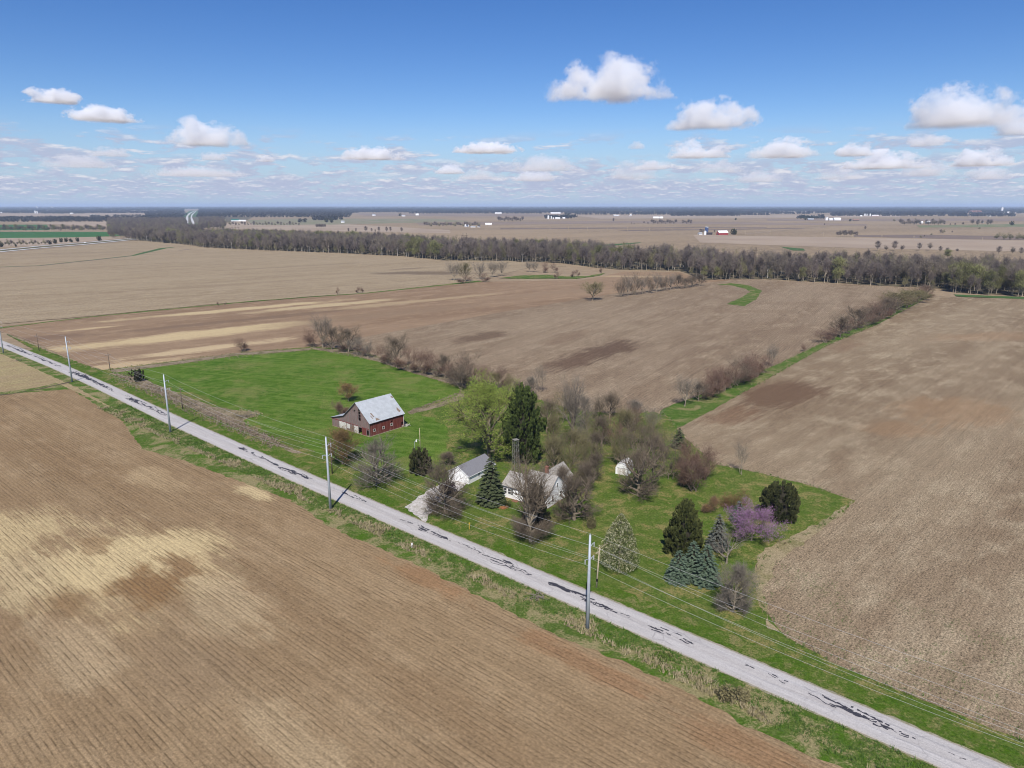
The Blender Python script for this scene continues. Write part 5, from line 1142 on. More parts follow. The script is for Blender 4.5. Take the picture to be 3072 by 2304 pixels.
def gn_scatter(name, label, cat, recs, coll):
    """recs = (x,y,z,scale,rot,kind): one 'stuff' object that instances the trees of coll on its points"""
    me = bpy.data.meshes.new(name); me.from_pydata([q[:3] for q in recs], [], [])
    for nm, ix, tp in (('tsc', 3, 'FLOAT'), ('trot', 4, 'FLOAT'), ('tkind', 5, 'INT')):
        at_ = me.attributes.new(nm, tp, 'POINT'); at_.data.foreach_set('value', [q[ix] for q in recs])
    o = link(name, me); tag(o, label, cat, kind='stuff')
    ng = bpy.data.node_groups.new(name + '_scatter', 'GeometryNodeTree')
    ng.interface.new_socket('Geometry', in_out='INPUT', socket_type='NodeSocketGeometry'); ng.interface.new_socket('Geometry', in_out='OUTPUT', socket_type='NodeSocketGeometry')
    N = ng.nodes.new; L = ng.links.new
    gi, go = N('NodeGroupInput'), N('NodeGroupOutput'); ip = N('GeometryNodeInstanceOnPoints'); ci = N('GeometryNodeCollectionInfo')
    ci.inputs['Collection'].default_value = coll; ci.inputs['Separate Children'].default_value = True; ci.inputs['Reset Children'].default_value = True
    def attr(nm, tp):
        a = N('GeometryNodeInputNamedAttribute'); a.data_type = tp; a.inputs[0].default_value = nm; return a.outputs[0]
    cx = N('ShaderNodeCombineXYZ'); L(attr('trot', 'FLOAT'), cx.inputs[2])
    mp = N('GeometryNodeMeshToPoints'); L(gi.outputs[0], mp.inputs[0])
    L(mp.outputs[0], ip.inputs['Points']); L(ci.outputs[0], ip.inputs['Instance']); ip.inputs['Pick Instance'].default_value = True
    L(attr('tkind', 'INT'), ip.inputs['Instance Index']); L(cx.outputs[0], ip.inputs['Rotation']); L(attr('tsc', 'FLOAT'), ip.inputs['Scale'])
    L(ip.outputs[0], go.inputs[0])
    md = o.modifiers.new('scatter', 'NODES'); md.node_group = ng; return o
gn_scatter('river_wood', 'leafless river wood stretching behind the fields, seen as one mass', 'woodland', [(qx, qy, 0, r.uniform(.6, 1.35), r.uniform(0, 6.28), wkind(qx, qy)) for dd, qx, qy in pts_[300:]], src)
# scattered trees between wood and far fields (right) and along the left fields
def tree1(k, px, py, ty, label, group=None, wx=1.0):
    h = HT(px, py, ty); x_, y_ = G(px, py); s = h / 20
    o = link('tree', WP[k], None, (x_, y_, 0), px * .7, (s * wx, s * wx, s)); tag(o, label, 'tree', group); return o
for i, (px, py, ty) in enumerate([(2632, 752, 722), (2658, 755, 735), (2682, 752, 722), (2705, 757, 735), (2757, 752, 728), (2790, 752, 727), (2820, 757, 738), (2840, 760, 742), (2995, 764, 738), (3036, 764, 740), (3062, 766, 742), (2870, 760, 745)]):
    tree1((2, 0, 2, 1)[i % 4], px, py, ty, 'lone bare tree just behind the river wood', 'bare trees behind the river wood', 1.5)
tree1(4, 2842, 778, 748, 'yellow-green budding tree rising at the back of the river wood', None, 1.8)
for i, (px, py, ty) in enumerate([(2990, 718, 697), (3012, 719, 698), (3030, 719, 697), (3055, 720, 698), (3070, 720, 700)]):
    tree1(5, px, py, ty, 'wind-shaped brown tree beside the far pond', 'trees beside the far pond', 1.8)
for i, px in enumerate(range(2510, 2572, 6)):
    tree1((1, 2, 0)[i % 3], px, 711 - (i % 2), 690 + (4 if i in (0, 1, 9, 10) else 0), 'bare tree in the small round copse on the far plain', 'round copse on the plain', 1.3)
for i, px in enumerate(range(2700, 2836, 6)):
    if 2760 < px < 2775: continue
    tree1((1, 2, 0)[i % 3], px, 676 + (i % 3), 655 + (i % 4) * 3, 'bare tree of the windbreak round the white farm on the plain', 'windbreak trees on the plain', 1.3)
for i, (px, py, ty) in enumerate([(2915, 678, 657), (2932, 678, 658), (2946, 676, 660), (2962, 678, 658), (2972, 679, 657), (2865, 677, 668), (2888, 678, 666), (2850, 678, 670)]):
    tree1((1, 2)[i % 2], px, py, ty, 'bare tree beside the little white house on the plain', 'trees by the white house on the plain', 1.4)
for i, (px, py, ty) in enumerate([(2762, 714, 705), (2773, 711, 705), (2794, 706, 699), (2822, 701, 688), (2830, 700, 688), (2856, 699, 692), (2938, 688, 680), (2595, 690, 678), (2682, 665, 655), (2473, 676, 670)]):
    tree1((5, 2)[i % 2], px, py, ty, 'solitary bush or tree along the faint field line on the plain', 'trees along the field line on the plain', 1.8)
for i, px in enumerate(range(1275, 1440, 6)):
    tree1((1, 2, 0, 5)[i % 4], px, 681 - (i % 3), 664 + (i % 5), 'bare tree in the long hedge beside the white farm', 'hedge trees by the white farm', 1.4)
for i, px in enumerate(range(1495, 1570, 6)):
    tree1((1, 2)[i % 2], px, 666, 648 + (i % 4) * 2, 'bare tree in the dense copse on the middle plain', 'dense copse on the middle plain', 1.5)
for i, px in enumerate(range(950, 980, 5)): tree1(1, px, 687, 671, 'bare tree in the tight clump in the field behind the wood', 'tight clump behind the wood', 1.2)
for i, (px, ty) in enumerate([(1046, 684), (1068, 684), (1098, 678), (1115, 684), (1126, 688), (1137, 680), (1160, 680), (1172, 680), (1205, 682)]): tree1(2, px, 697 - (i % 2), ty, 'single bare tree dotted along the field behind the wood', 'dotted trees behind the wood', 1.5)
tree1(2, 1840, 666, 654, 'lone round tree standing on the open plain', None, 1.6)
for i, px in enumerate(list(range(1955, 2030, 6)) + list(range(2048, 2078, 6)) + [1895, 1902, 1932, 1944]):
    tree1((1, 2)[i % 2], px, 673 + (i % 2), 657 + (i % 4) * 2 + (6 if px < 1950 else 0), 'bare tree of the broken hedge across the plain', 'broken hedge on the plain', 1.4)
for i, px in enumerate(list(range(690, 900, 9))):
    tree1((5, 1, 2)[i % 3], px, 676 + (i % 3), 663 + (i % 4) * 2, 'bare tree along the field hedge near the highway', 'hedge near the highway', 1.5)
for i, px in enumerate(range(-20, 390, 7)):
    tree1((1, 2, 4, 0)[i % 4], px, 694 + (i % 3), 672 + (i % 5) * 2, 'bare tree in the belt behind the winter-wheat field', 'tree belt behind the wheat', 1.2)
for i, px in enumerate(range(-10, 150, 9)):
    tree1((5, 1)[i % 2], px, 738 - px * .03, 716 + (i % 4) * 3, 'scrubby bare tree between wheat field and highway', 'scrub by the highway', 1.3)
# dark cedars by the highway
CED = conifer(301, 9, 4.2, n=500, style='dome', spray=1.6, core=True)[1].mesh('cedar', [M_cedar, M_core])
for i, (px, py, ty) in enumerate([(150, 733, 721), (166, 731, 718), (184, 727, 715), (199, 726, 714), (212, 725, 716), (233, 725, 713), (298, 722, 708), (4, 741, 729), (48, 740, 733), (216, 727, 720)]):
    h = HT(px, py, ty); x_, y_ = G(px, py); o = link('cedar', CED, None, (x_, y_, 0), i, (h / 9, h / 9, h / 9)); tag(o, 'dark round cedar beside the highway embankment', 'tree', 'cedars by the highway')
for i, (px, py, ty, lb) in enumerate([(2201, 704, 687, 'dark wind-leaned pine beside the far red barn'), (2205, 704, 692, 'smaller dark pine next to the leaning pine at the red barn'), (2207, 660, 654, 'tiny dark tree out on the open plain'), (2550, 664, 657, 'dark evergreen at the end of the white grain farm'), (2416, 660, 653, 'dark rounded evergreen beside the grey farmhouse of the grain farm'), (3035, 676, 664, 'dark evergreen clump at the end of the reddish hedge on the plain'), (1705, 647, 639, 'dark evergreen at the tree-ringed white farm'), (980, 667, 655, 'dark evergreen mass beside the small white farmhouse'), (995, 668, 656, 'second dark evergreen beside the small white farmhouse'), (1200, 648, 640, 'dark evergreen beside the domed barn')]):
    h = HT(px, py, ty); x_, y_ = G(px, py); o = link('evergreen', CED, None, (x_, y_, 0), i, (h / 9 * 1.1, h / 9 * 1.1, h / 9)); tag(o, lb, 'tree')
# ---- far woodland to the horizon
CL_src = bpy.data.collections.new('far_trees'); COL.children.link(CL_src)
M_farw = plain('far wood', (.062, .057, .058), (.044, .042, .044), .05, 1.0, rnd=.25)
M_farg = plain('far evergreen', (.032, .045, .028), (.04, .05, .03), .05, 1.0)
def far_clump(seed, mat):
    rr = random.Random(seed); mb = MB()
    for k in range(6):
        cx, cy_, h_ = rr.uniform(-16, 16), rr.uniform(-8, 8), rr.uniform(11, 17)
        for j in range(26):
            d_ = Vector((rr.gauss(0, 1), rr.gauss(0, 1), rr.gauss(0, 1))).normalized(); p = Vector((cx + d_.x * 5.5, cy_ + d_.y * 5.5, max(1, h_ * .6 + d_.z * h_ * .42)))
            leaf(mb, p, 6.5, rr)
        mb.tube([Vector((cx, cy_, -.5)), Vector((cx, cy_, h_ * .6))], [.5, .25], 4, cap=False)
    return mb.mesh('tree_clump', mat)
for i, (mt, px, py) in enumerate([(M_farw, 905, 668), (M_farw, 1725, 652), (M_farg, 2405, 652)]):
    x_, y_ = G(px, py); o = link('tree_clump', far_clump(400 + i, mt), None, (x_, y_, 0)); tag(o, ['small grey copse near the highway fields', 'grey copse next to the tree-ringed white farm', 'dark green copse next to the grain farm house'][i], 'copse'); CL_src.objects.link(o)
recs = []
def strip(px0, px1, y0, y1, rows, gap, kinds=(0, 1), sc=(.8, 1.25), hole=0.0):
    """rows of tree clumps whose feet lie between survey rows y0 (far) and y1 (near)"""
    d0, d1 = G(1536, y0)[1], G(1536, y1)[1]
    for k in range(rows):
        D = d1 + (d0 - d1) * (k + r.random() * .6) / rows; u_ = (px0 - 1536) / 2133 / 1.03; e_ = (px1 - 1536) / 2133 / 1.03
        x_ = u_ * D
        while x_ < e_ * D:
            q_ = 1536 + x_ / D * 2133 * 1.03
            if 549 < q_ < 597 and y1 > 633: x_ += gap; continue
            if mn.noise(Vector((x_ * .0012, D * .0008, 9))) > hole - .5 or hole == 0:
                recs.append((x_, D + r.uniform(-25, 25), 0, r.uniform(*sc) , r.uniform(-.3, .3), r.choice(kinds)))
            x_ += gap * r.uniform(.6, 1.4)
strip(-300, 3400, 620.5, 628, 12, 45, (0, 1, 1, 2), (1.0, 2.2))
strip(-300, 3400, 627, 635, 12, 36, (0, 1, 0, 2), (1.0, 1.6), .2)
strip(-200, 560, 636, 640, 4, 34, (0, 1), (.9, 1.3)); strip(590, 1050, 634, 652, 12, 32, (0, 1), (.9, 1.3)); strip(1050, 1700, 634, 641, 6, 34, (0, 1), (.9, 1.2), .3)
strip(2020, 2220, 641, 648, 5, 30); strip(1700, 3400, 633, 641, 7, 34, (0, 1, 0, 2), (.9, 1.3), .25); strip(1700, 2050, 640, 645, 3, 36, (0, 1), (.8, 1.1), .5); strip(2230, 2500, 641, 646, 3, 36, (0, 1), (.8, 1.1), .52); strip(2500, 2900, 640, 648, 5, 30); strip(2860, 3050, 645, 650, 3, 30)
strip(-200, 480, 655, 666, 6, 26, (0, 1), (.7, 1.0)); strip(190, 470, 645, 660, 5, 30, (0, 1), (.7, 1.0), .45);  strip(130, 250, 640, 641, 2, 22, (2, 0), (.8, 1.0)); strip(440, 548, 636, 664, 14, 26, (0, 1), (.7, 1.0)); strip(598, 660, 636, 656, 10, 26, (0, 1), (.7, 1.0))
strip(950, 1010, 659, 661, 3, 20, (1, 0)); strip(1640, 1720, 650, 656, 4, 28, (0, 1, 2), (.7, 1.0)); strip(2400, 2470, 652, 657, 2, 26, (2, 0))
rec2 = []
for px0, px1, y0, y1, gap in ((325, 552, 664, 716, 13), (375, 470, 716, 722, 9), (598, 668, 660, 690, 13), (545, 600, 690, 697, 9), (470, 552, 700, 730, 11)):
    d0, d1 = G(1536, y0)[1], G(1536, y1)[1]; D = d1
    while D < d0:
        x_ = (px0 - 1536) / 2133 / 1.03 * D
        while x_ < (px1 - 1536) / 2133 / 1.03 * D:
            rec2.append((x_ + r.uniform(-6, 6), D + r.uniform(-6, 6), 0, r.uniform(.75, 1.1), r.uniform(0, 6.28), r.choice((0, 1, 1, 2, 2, 3, 5)))); x_ += gap * r.uniform(.7, 1.3)
        D += gap * 1.7
gn_scatter('highway_wood', 'grey leafless wood on both sides of the far highway', 'woodland', rec2, src)
gn_scatter('far_woodland', 'hazy bluish woodland closing the plain up to the horizon', 'woodland', recs, CL_src)

# ================================================================== FAR FARMS, HIGHWAY
def farm(name, label, cat, px, py, w_, l_, eh, rh, wallc, roofc, rz):
    x_, y_ = G(px, py); t = thing(name, label, cat, (x_, y_, 0), rz)
    mb = MB(); mb.add([(0, 0, 0), (0, w_, 0), (0, w_, eh), (0, w_ / 2, rh), (0, 0, eh), (l_, 0, 0), (l_, w_, 0), (l_, w_, eh), (l_, w_ / 2, rh), (l_, 0, eh)], [(0, 4, 3, 2, 1), (5, 6, 7, 8, 9), (0, 5, 9, 4), (1, 2, 7, 6)]); mb.build('wall', wallc, t)
    k = (rh - eh) / (w_ / 2)
    for s in (0, 1):
        f = (lambda y: y) if s == 0 else (lambda y: w_ - y)
        slab('roof', t, roofc, [(-.5, f(w_ / 2), rh + .4), (l_ + .5, f(w_ / 2), rh + .4), (l_ + .5, f(-.6), eh + .4 - k * .6), (-.5, f(-.6), eh + .4 - k * .6)], .3)
    bx('door', t, M_gut, -.25, -.1, w_ * .35, w_ * .65, .1, eh * .75)
    return t
def silo(label, px, py, rad, h, mat):
    x_, y_ = G(px, py); t = thing('silo', label, 'silo', (x_, y_, 0))
    mb = MB(); mb.tube([Vector((0, 0, -.2)), Vector((0, 0, h))], [rad, rad], 14); mb.build('body', mat, t)
    mb = MB(); mb.tube([Vector((0, 0, h)), Vector((0, 0, h + rad * .35)), Vector((0, 0, h + rad * .6)), Vector((0, 0, h + rad * .7))], [rad * 1.03, rad * .75, rad * .35, .3], 14); mb.build('dome', M_tin, t)
M_fred = plain('far red paint', (.36, .045, .05), None, 1, .8); M_fwhite = plain('far white metal', (.80, .80, .80), (.72, .73, .74), .2, .6); M_fgrey = plain('far grey roof', (.35, .37, .40), None, .2, .7); M_fblue = plain('blue steel', (.06, .09, .20), None, .2, .4); M_fgreen = plain('green steel roof', (.03, .14, .12), None, .2, .5); M_fdark = plain('dark shed', (.07, .055, .06), None, .2, .9); M_fbrick = plain('far brick', (.36, .17, .12), None, .2, .9)
farm('red_barn', 'bright red barn with long white roof out on the plain', 'barn', 2157, 705, 9.5, 30, 5, 10, M_fred, M_fwhite, R(28))
farm('shed', 'low dark shed joined to the far red barn yard', 'shed', 2136, 704, 7, 17, 3.5, 5.5, M_fdark, M_fdark, R(170))
farm('shed', 'small grey-roofed shed next to the short white silo', 'shed', 2098, 704, 7, 9, 3, 5, M_fwhite, M_fgrey, R(20))
silo('short white silo at the red barn farm', 2115, 705, 3.0, 8.5, M_fwhite); silo('tall dark blue silo at the red barn farm', 2117, 700, 2.6, 15.5, M_fblue); silo('second dark blue silo beside the first', 2121.5, 700, 2.6, 15, M_fblue)
for i, px in enumerate((2100, 2105, 2109, 2143)): tree1(2, px, 699, 686 + i, 'bare tree behind the far red barn farm', 'trees at the red barn farm', 1.3)
silo('fat white silo at the tree-ringed farm', 1645, 657, 5, 17, M_fwhite); silo('slim white silo at the tree-ringed farm', 1654, 656, 3.5, 12, M_fwhite); silo('third white silo at the tree-ringed farm', 1660, 657, 3.5, 8, M_fwhite)
farm('barn', 'long white barn at the tree-ringed farm', 'barn', 1666, 657, 14, 26, 4, 8, M_fwhite, M_fwhite, R(5)); farm('barn', 'smaller white barn at the end of the tree-ringed farm', 'barn', 1688, 656, 12, 14, 4, 7, M_fwhite, M_fwhite, R(5)); farm('barn', 'white roofs above the tree-ringed farm', 'barn', 1652, 641, 20, 90, 5, 11, M_fwhite, M_fwhite, R(4))
farm('barn', 'white pair-roofed barn behind the broken hedge', 'barn', 1960, 655, 12, 36, 4, 9, M_fwhite, M_fwhite, R(5)); farm('barn', 'second white barn behind the broken hedge', 'barn', 1980, 655, 12, 18, 4, 9, M_fwhite, M_fwhite, R(5)); farm('barn', 'small white gabled barn on the skyline fields', 'barn', 1894, 648, 12, 18, 6, 14, M_fwhite, M_fwhite, R(70)); farm('barn', 'low grey barn alone on the skyline fields', 'barn', 1841, 648, 12, 40, 4, 8, M_fgrey, M_fwhite, R(3))
for i, px in enumerate((2478, 2481.5)): silo(('shorter', 'taller')[i] + ' white bin of the grain farm', px, 661, 3.8, 12 + 2 * i, M_fwhite)
farm('barn', 'white machine shed of the grain farm', 'barn', 2488, 661, 12, 20, 6, 9, M_fwhite, M_fwhite, R(5)); farm('barn', 'largest long white shed of the grain farm', 'barn', 2503, 661, 16, 34, 7, 12, M_fwhite, M_fwhite, R(5)); farm('shed', 'low brown shed past the end of the grain farm', 'shed', 2561, 662, 10, 28, 3, 5, M_fdark, M_fbrick, R(4)); farm('house', 'grey farmhouse next to the grain farm bins', 'house', 2424, 660, 10, 30, 4, 8, M_fgrey, M_fgrey, R(4))
farm('barn', 'long white roofed barn with red walls near the skyline', 'barn', 2616, 649, 14, 50, 5, 9, M_fbrick, M_fwhite, R(4)); silo('white bin next to the long red-walled barn', 2610, 648, 5, 14, M_fwhite); silo('second white bin next to the long red-walled barn', 2601, 648, 6, 12, M_fwhite); silo('outermost white bin by the long red-walled barn', 2594, 648, 5, 14, M_fwhite); farm('barn', 'tiny white shed beyond the bins near the skyline', 'shed', 2581, 649, 9, 14, 4, 7, M_fwhite, M_fwhite, R(5))
farm('barn', 'turned white barn inside the windbreak', 'barn', 2761, 670, 10, 14, 4, 8, M_fwhite, M_fwhite, R(15)); farm('barn', 'broad-fronted white barn inside the windbreak', 'barn', 2780, 669, 11, 16, 4, 8, M_fwhite, M_fwhite, R(5)); farm('house', 'little white house between bare trees on the plain', 'house', 2952, 669, 8, 9, 4, 8, M_fwhite, M_fgrey, R(60)); farm('barn', 'white barn by the dark evergreens near the skyline', 'barn', 2965, 649, 14, 34, 5, 10, M_fwhite, M_fwhite, R(5)); farm('barn', 'broad brick-coloured works near the skyline', 'building', 2913, 639, 40, 110, 14, 22, M_fbrick, M_fbrick, R(3)); silo('pale tower at the skyline village', 3005, 638, 10, 50, M_fwhite); farm('barn', 'long white shed at the skyline village', 'building', 3012, 640, 30, 110, 9, 15, M_fwhite, M_fwhite, R(3)); farm('shed', 'white cottage in front of the skyline village', 'house', 3010, 646, 10, 16, 6, 11, M_fwhite, M_fwhite, R(5)); farm('shed', 'grey barn in front of the skyline village', 'barn', 3040, 647, 12, 22, 4, 7, M_fwhite, M_fgrey, R(5))
farm('barn', 'white farmhouse at the end of the long hedge', 'house', 1397, 681, 9, 12, 4, 8, M_fwhite, M_fwhite, R(30)); farm('shed', 'row of low white sheds by the long hedge', 'shed', 1412, 682, 6, 16, 2.5, 4, M_fwhite, M_fgrey, R(3)); farm('shed', 'small brown shed by the long hedge', 'shed', 1436, 682, 7, 7, 3, 6, M_fwhite, M_fdark, R(40)); farm('barn', 'long white poultry barn beyond the hedge', 'barn', 1456, 675, 10, 24, 4, 7, M_fwhite, M_fwhite, R(6))
farm('house', 'small white farmhouse beside the dark evergreens', 'house', 1023, 668, 9, 14, 4, 8, M_fwhite, M_fgrey, R(8)); farm('barn', 'tall-roofed white barn standing clear of the copse', 'barn', 1247, 646, 14, 22, 6, 12, M_fwhite, M_fwhite, R(5)); farm('barn', 'grey-roofed white barn at the edge of the skyline fields', 'barn', 1117, 647, 14, 22, 5, 10, M_fwhite, M_fgrey, R(5)); farm('barn', 'white barn with grey roof in the copse', 'barn', 1205, 649, 14, 24, 5, 9, M_fwhite, M_fgrey, R(5)); farm('barn', 'long white barn far beyond the dense copse', 'barn', 1485, 641, 16, 60, 5, 10, M_fwhite, M_fwhite, R(5))
farm('barn', 'white barn closest to the highway embankment', 'barn', 632, 664, 10, 22, 4, 7, M_fwhite, M_fwhite, R(6)); farm('barn', 'second white barn by the highway', 'barn', 645, 664, 10, 18, 4, 7, M_fwhite, M_fgrey, R(6)); farm('barn', 'third white barn by the highway', 'barn', 662, 664, 10, 20, 4, 8, M_fwhite, M_fwhite, R(6)); farm('barn', 'big green-roofed barn by the highway', 'barn', 693, 664, 14, 36, 5, 10, M_fwhite, M_fgreen, R(6)); farm('barn', 'long low white barn joined to the green-roofed barn', 'barn', 716, 664, 10, 32, 3.5, 6, M_fwhite, M_fwhite, R(6))
farm('barn', 'long white barn among the skyline trees past the wheat', 'barn', 52, 635, 18, 60, 6, 12, M_fwhite, M_fwhite, R(4)); farm('barn', 'white barn next to the twin silos past the wheat', 'barn', 80, 637, 16, 30, 6, 12, M_fwhite, M_fwhite, R(4)); silo('taller of the twin silos past the wheat', 106, 640, 6, 22, M_fwhite); silo('shorter of the twin silos past the wheat', 112, 640, 6, 18, M_fwhite); farm('barn', 'white shed at the end of the dark evergreen row', 'barn', 210, 641, 12, 24, 5, 8, M_fwhite, M_fwhite, R(4)); farm('house', 'white-roofed house in the pale field past the wheat', 'house', 270, 646, 12, 36, 3, 6, M_fgrey, M_fwhite, R(4)); farm('barn', 'small white barn at the end of the skyline trees past the wheat', 'barn', 0, 639, 14, 30, 5, 10, M_fwhite, M_fwhite, R(4))
for i, (px, py) in enumerate([(112, 628), (157, 627)]): silo(('first', 'second')[i] + ' pale water tower on the skyline past the wheat', px, py, 9, 58, M_fwhite)
def radio_mast():
    x_, y_ = G(419, 632); t = thing('radio_mast', 'thin mast on the skyline near the highway', 'mast', (x_, y_, 0)); mb = MB(); mb.tube([Vector((0, 0, 0)), Vector((0, 0, 120))], [1.2, .8], 4); mb.build('mast', M_steel, t)
radio_mast()
# pale transmission poles across the plain
for px, py in [(1650, 690), (1705, 692), (1762, 692), (1821, 694), (1883, 693), (1948, 695), (2016, 695), (2235, 704), (2310, 704), (2470, 709), (2557, 712), (2645, 716), (2741, 719), (2946, 724)]:
    x_, y_ = G(px, py); h = HT(px, py, py - 12); t = thing('transmission_pole', 'pale pole of the power line crossing the plain', 'utility pole', (x_, y_, 0), .1, 'pale poles across the plain')
    mb = MB(); mb.tube([Vector((0, 0, -.2)), Vector((0, 0, h))], [.35, .25], 6); mb.build('shaft', M_woodpale, t); bx('crossarm', t, M_woodpale, -2.2, 2.2, -.2, .2, h * .82, h * .82 + .3)
# dark triple poles in the river wood
for px, py in [(702, 742), (711, 742), (720, 742), (881, 750), (890, 750), (1390, 775), (1401, 775), (2258, 838), (2262, 838)]:
    x_, y_ = G(px, py); h = HT(px, py, py - (66 if px < 1000 else 76 if px < 2000 else 96)); t = thing('transmission_pole', 'tall brown pole rising through the river wood', 'utility pole', (x_, y_, 0), .1, 'brown poles in the river wood')
    mb = MB(); mb.tube([Vector((0, 0, -.2)), Vector((0, 0, h))], [.3, .2], 6); mb.build('shaft', M_wood, t); bx('crossarm', t, M_wood, -2.2, 2.2, -.15, .15, h * .9, h * .9 + .3)
M_conc = plain('concrete pavement', (.50, .50, .49), (.44, .44, .43), .05, .9)
for pts in ([(-200, 770), (0, 756), (120, 744.5), (250, 734), (426, 716.5)], [(-200, 763), (0, 750), (120, 738.5), (250, 728.5), (426, 713)]): line_sheet('highway', pts, 9.5, M_conc, 0, 20)
sheet('highway', [(557, 690), (564, 690), (565, 665), (565, 648), (572, 640), (586, 632), (584, 632), (566, 640), (559, 649), (557, 668)], M_conc, 0)
sheet('highway', [(582, 690), (590, 690), (583, 668), (576.5, 653), (577, 646), (590, 632), (588, 632), (573, 645), (571.5, 654), (576, 670)], M_conc, 0)
line_sheet('lane', [(2212, 704), (2250, 701), (2310, 695), (2350, 691), (2480, 682)], [6, 6, 6, 6, 6], M_tan1, 0)
line_sheet('median', [(-200, 766), (0, 753), (120, 741.5), (250, 731.3), (426, 714.8)], 5, M_dgreen, .3, 20)
def truck(px, py, ln, hh, mat, label, rz, name='truck'):
    x_, y_ = G(px, py); t = thing(name, label, 'truck' if name == 'truck' else 'car', (x_, y_, .1), rz)
    if name == 'truck':
        bx('trailer', t, mat, 0, ln, -1.3, 1.3, 1.1, hh); bx('cab', t, M_fdark, -2.6, -.3, -1.2, 1.2, .6, 3.0)
    else:
        mb = MB(); mb.add([(0, -.9, .35), (4.5, -.9, .35), (4.5, .9, .35), (0, .9, .35), (0, -.9, .85), (4.5, -.9, .95), (4.5, .9, .95), (0, .9, .85), (1.2, -.75, 1.45), (3.6, -.75, 1.45), (3.6, .75, 1.45), (1.2, .75, 1.45)], [(0, 1, 5, 4), (2, 3, 7, 6), (0, 4, 7, 3), (1, 2, 6, 5), (4, 5, 9, 8), (6, 7, 11, 10), (4, 8, 11, 7), (5, 6, 10, 9), (8, 9, 10, 11), (3, 2, 1, 0)]); mb.build('body', mat, t)
    for a in ((.6, 3.8) if name != 'truck' else (-1.8, ln * .8, ln * .93)):
        for s in (-1, 1):
            mb = MB(); mb.tube([Vector((a, s * .95, .42)), Vector((a, s * 1.15 if name == 'truck' else s * .98, .42))], [.42, .42], 10); mb.build('wheel', M_fdark, t)
truck(425, 712.5, 9, 4.2, M_fwhite, 'white box truck on the highway where it meets the wood', R(15)); truck(252, 728.5, 0, 0, M_fwhite, 'white car on the far carriageway of the highway', R(15), 'car')

# ================================================================== TALL GRASS, STICKS
def tufts(name, label, mat, spots, hgt, blades, seed, lean=.5):
    rr = random.Random(seed); mb = MB()
    for (x_, y_, s) in spots:
        for k in range(blades):
            a = rr.uniform(0, 6.283); h_ = hgt * s * rr.uniform(.5, 1.2); L_ = lean * h_ * rr.uniform(.2, 1.3); w_ = .05 * s * rr.uniform(.7, 1.5)
            bx_, by_ = x_ + rr.gauss(0, .16), y_ + rr.gauss(0, .16); ca, sa = math.cos(a), math.sin(a)
            mb.add([(bx_ - sa * w_, by_ + ca * w_, ZC[0] - .02), (bx_ + sa * w_, by_ - ca * w_, ZC[0] - .02), (bx_ + ca * L_, by_ + sa * L_, ZC[0] + h_)], [(0, 1, 2)])
    o = mb.build(name, mat); tag(o, label, 'grass', kind='stuff')
M_straw = plain('straw grass', (.33, .28, .17), (.24, .20, .115), .4, 1.0); M_gblade = plain('green grass blades', (.06, .12, .018), (.085, .14, .03), .4, 1.0); M_weed = plain('dead weed stalks', (.20, .15, .115), (.26, .21, .16), .4, 1.0)
rr = random.Random(5)
sp1, sp2, sp3 = [], [], []
for i in range(5200):
    s = rr.uniform(-95, 190); b_ = np.interp(s, [-95, -60, 0, 60, 100, 140, 190], [6.5, 6.5, 5.4, 5.0, 5.5, 7.0, 9.0]); n_ = -3.4 - rr.random() * b_
    x_, y_ = RP(s, n_); g = mn.noise(Vector((x_ * .12, y_ * .12, 2))) - .25 + .9 * (-n_ - 3.4) / b_
    (sp1 if g > .5 else sp2).append((x_, y_, rr.uniform(.6, 1.3) * (1.0 if g > .5 else .75)))
for i in range(1500):
    f = rr.random(); px = 350 + 480 * f + rr.uniform(-25, 25); py = 1130 + 205 * f + rr.uniform(-16, 16); x_, y_ = G(px, py); sp3.append((x_, y_, rr.uniform(.8, 1.6)))
for i in range(700):
    f = rr.random(); q = rr.choice([((1225, 1240), (1375, 1185)), ((940, 1048), (1130, 1084)), ((1130, 1084), (1370, 1160)), ((350, 1116), (930, 1050))]); px = q[0][0] + (q[1][0] - q[0][0]) * f; py = q[0][1] + (q[1][1] - q[0][1]) * f
    x_, y_ = G(px, py + rr.uniform(-3, 3)); sp3.append((x_, y_, rr.uniform(.7, 1.4)))
for i in range(260):
    x_, y_ = G(690 + rr.gauss(48, 20), 1247 + rr.gauss(0, 5)); sp1.append((x_, y_, rr.uniform(.8, 1.4)))
for q in (yard_back, [G(*p) for p in [(2194, 1200), (2339, 1118), (2485, 1036), (2630, 976), (2785, 893)]], [G(*p) for p in [(2097, 1189), (2218, 1140), (2339, 1092), (2460, 1034), (2600, 968)]]):
    for (ax_, ay_), (bx_, by_) in zip(q, q[1:]):
        L_ = math.hypot(bx_ - ax_, by_ - ay_)
        if L_ > 120: continue
        for k in range(int(L_ * 1.6)):
            f = rr.random(); (sp1 if rr.random() < .4 else sp2).append((ax_ + (bx_ - ax_) * f + rr.gauss(0, .5), ay_ + (by_ - ay_) * f + rr.gauss(0, .5), rr.uniform(.5, 1.0)))
sp4 = []
for i in range(9000):
    s = rr.uniform(-90, 80); n_ = 3.2 + rr.random() ** 1.2 * 34; x_, y_ = RP(s, n_)
    if mn.noise(Vector((x_ * .1, y_ * .1, 7))) > -.1: sp4.append((x_, y_, rr.uniform(.35, .6)))
tufts('dry_grass', 'tall straw-coloured grass clumps along verge and field edges', M_straw, sp1, .62, 9, 1, .9)
tufts('verge_grass', 'fresh green grass clumps along verge and field edges', M_gblade, sp2, .5, 8, 2, .8)
tufts('dead_weeds', 'dead brown weeds along the pasture edges', M_weed, sp3, .36, 6, 3, .9)
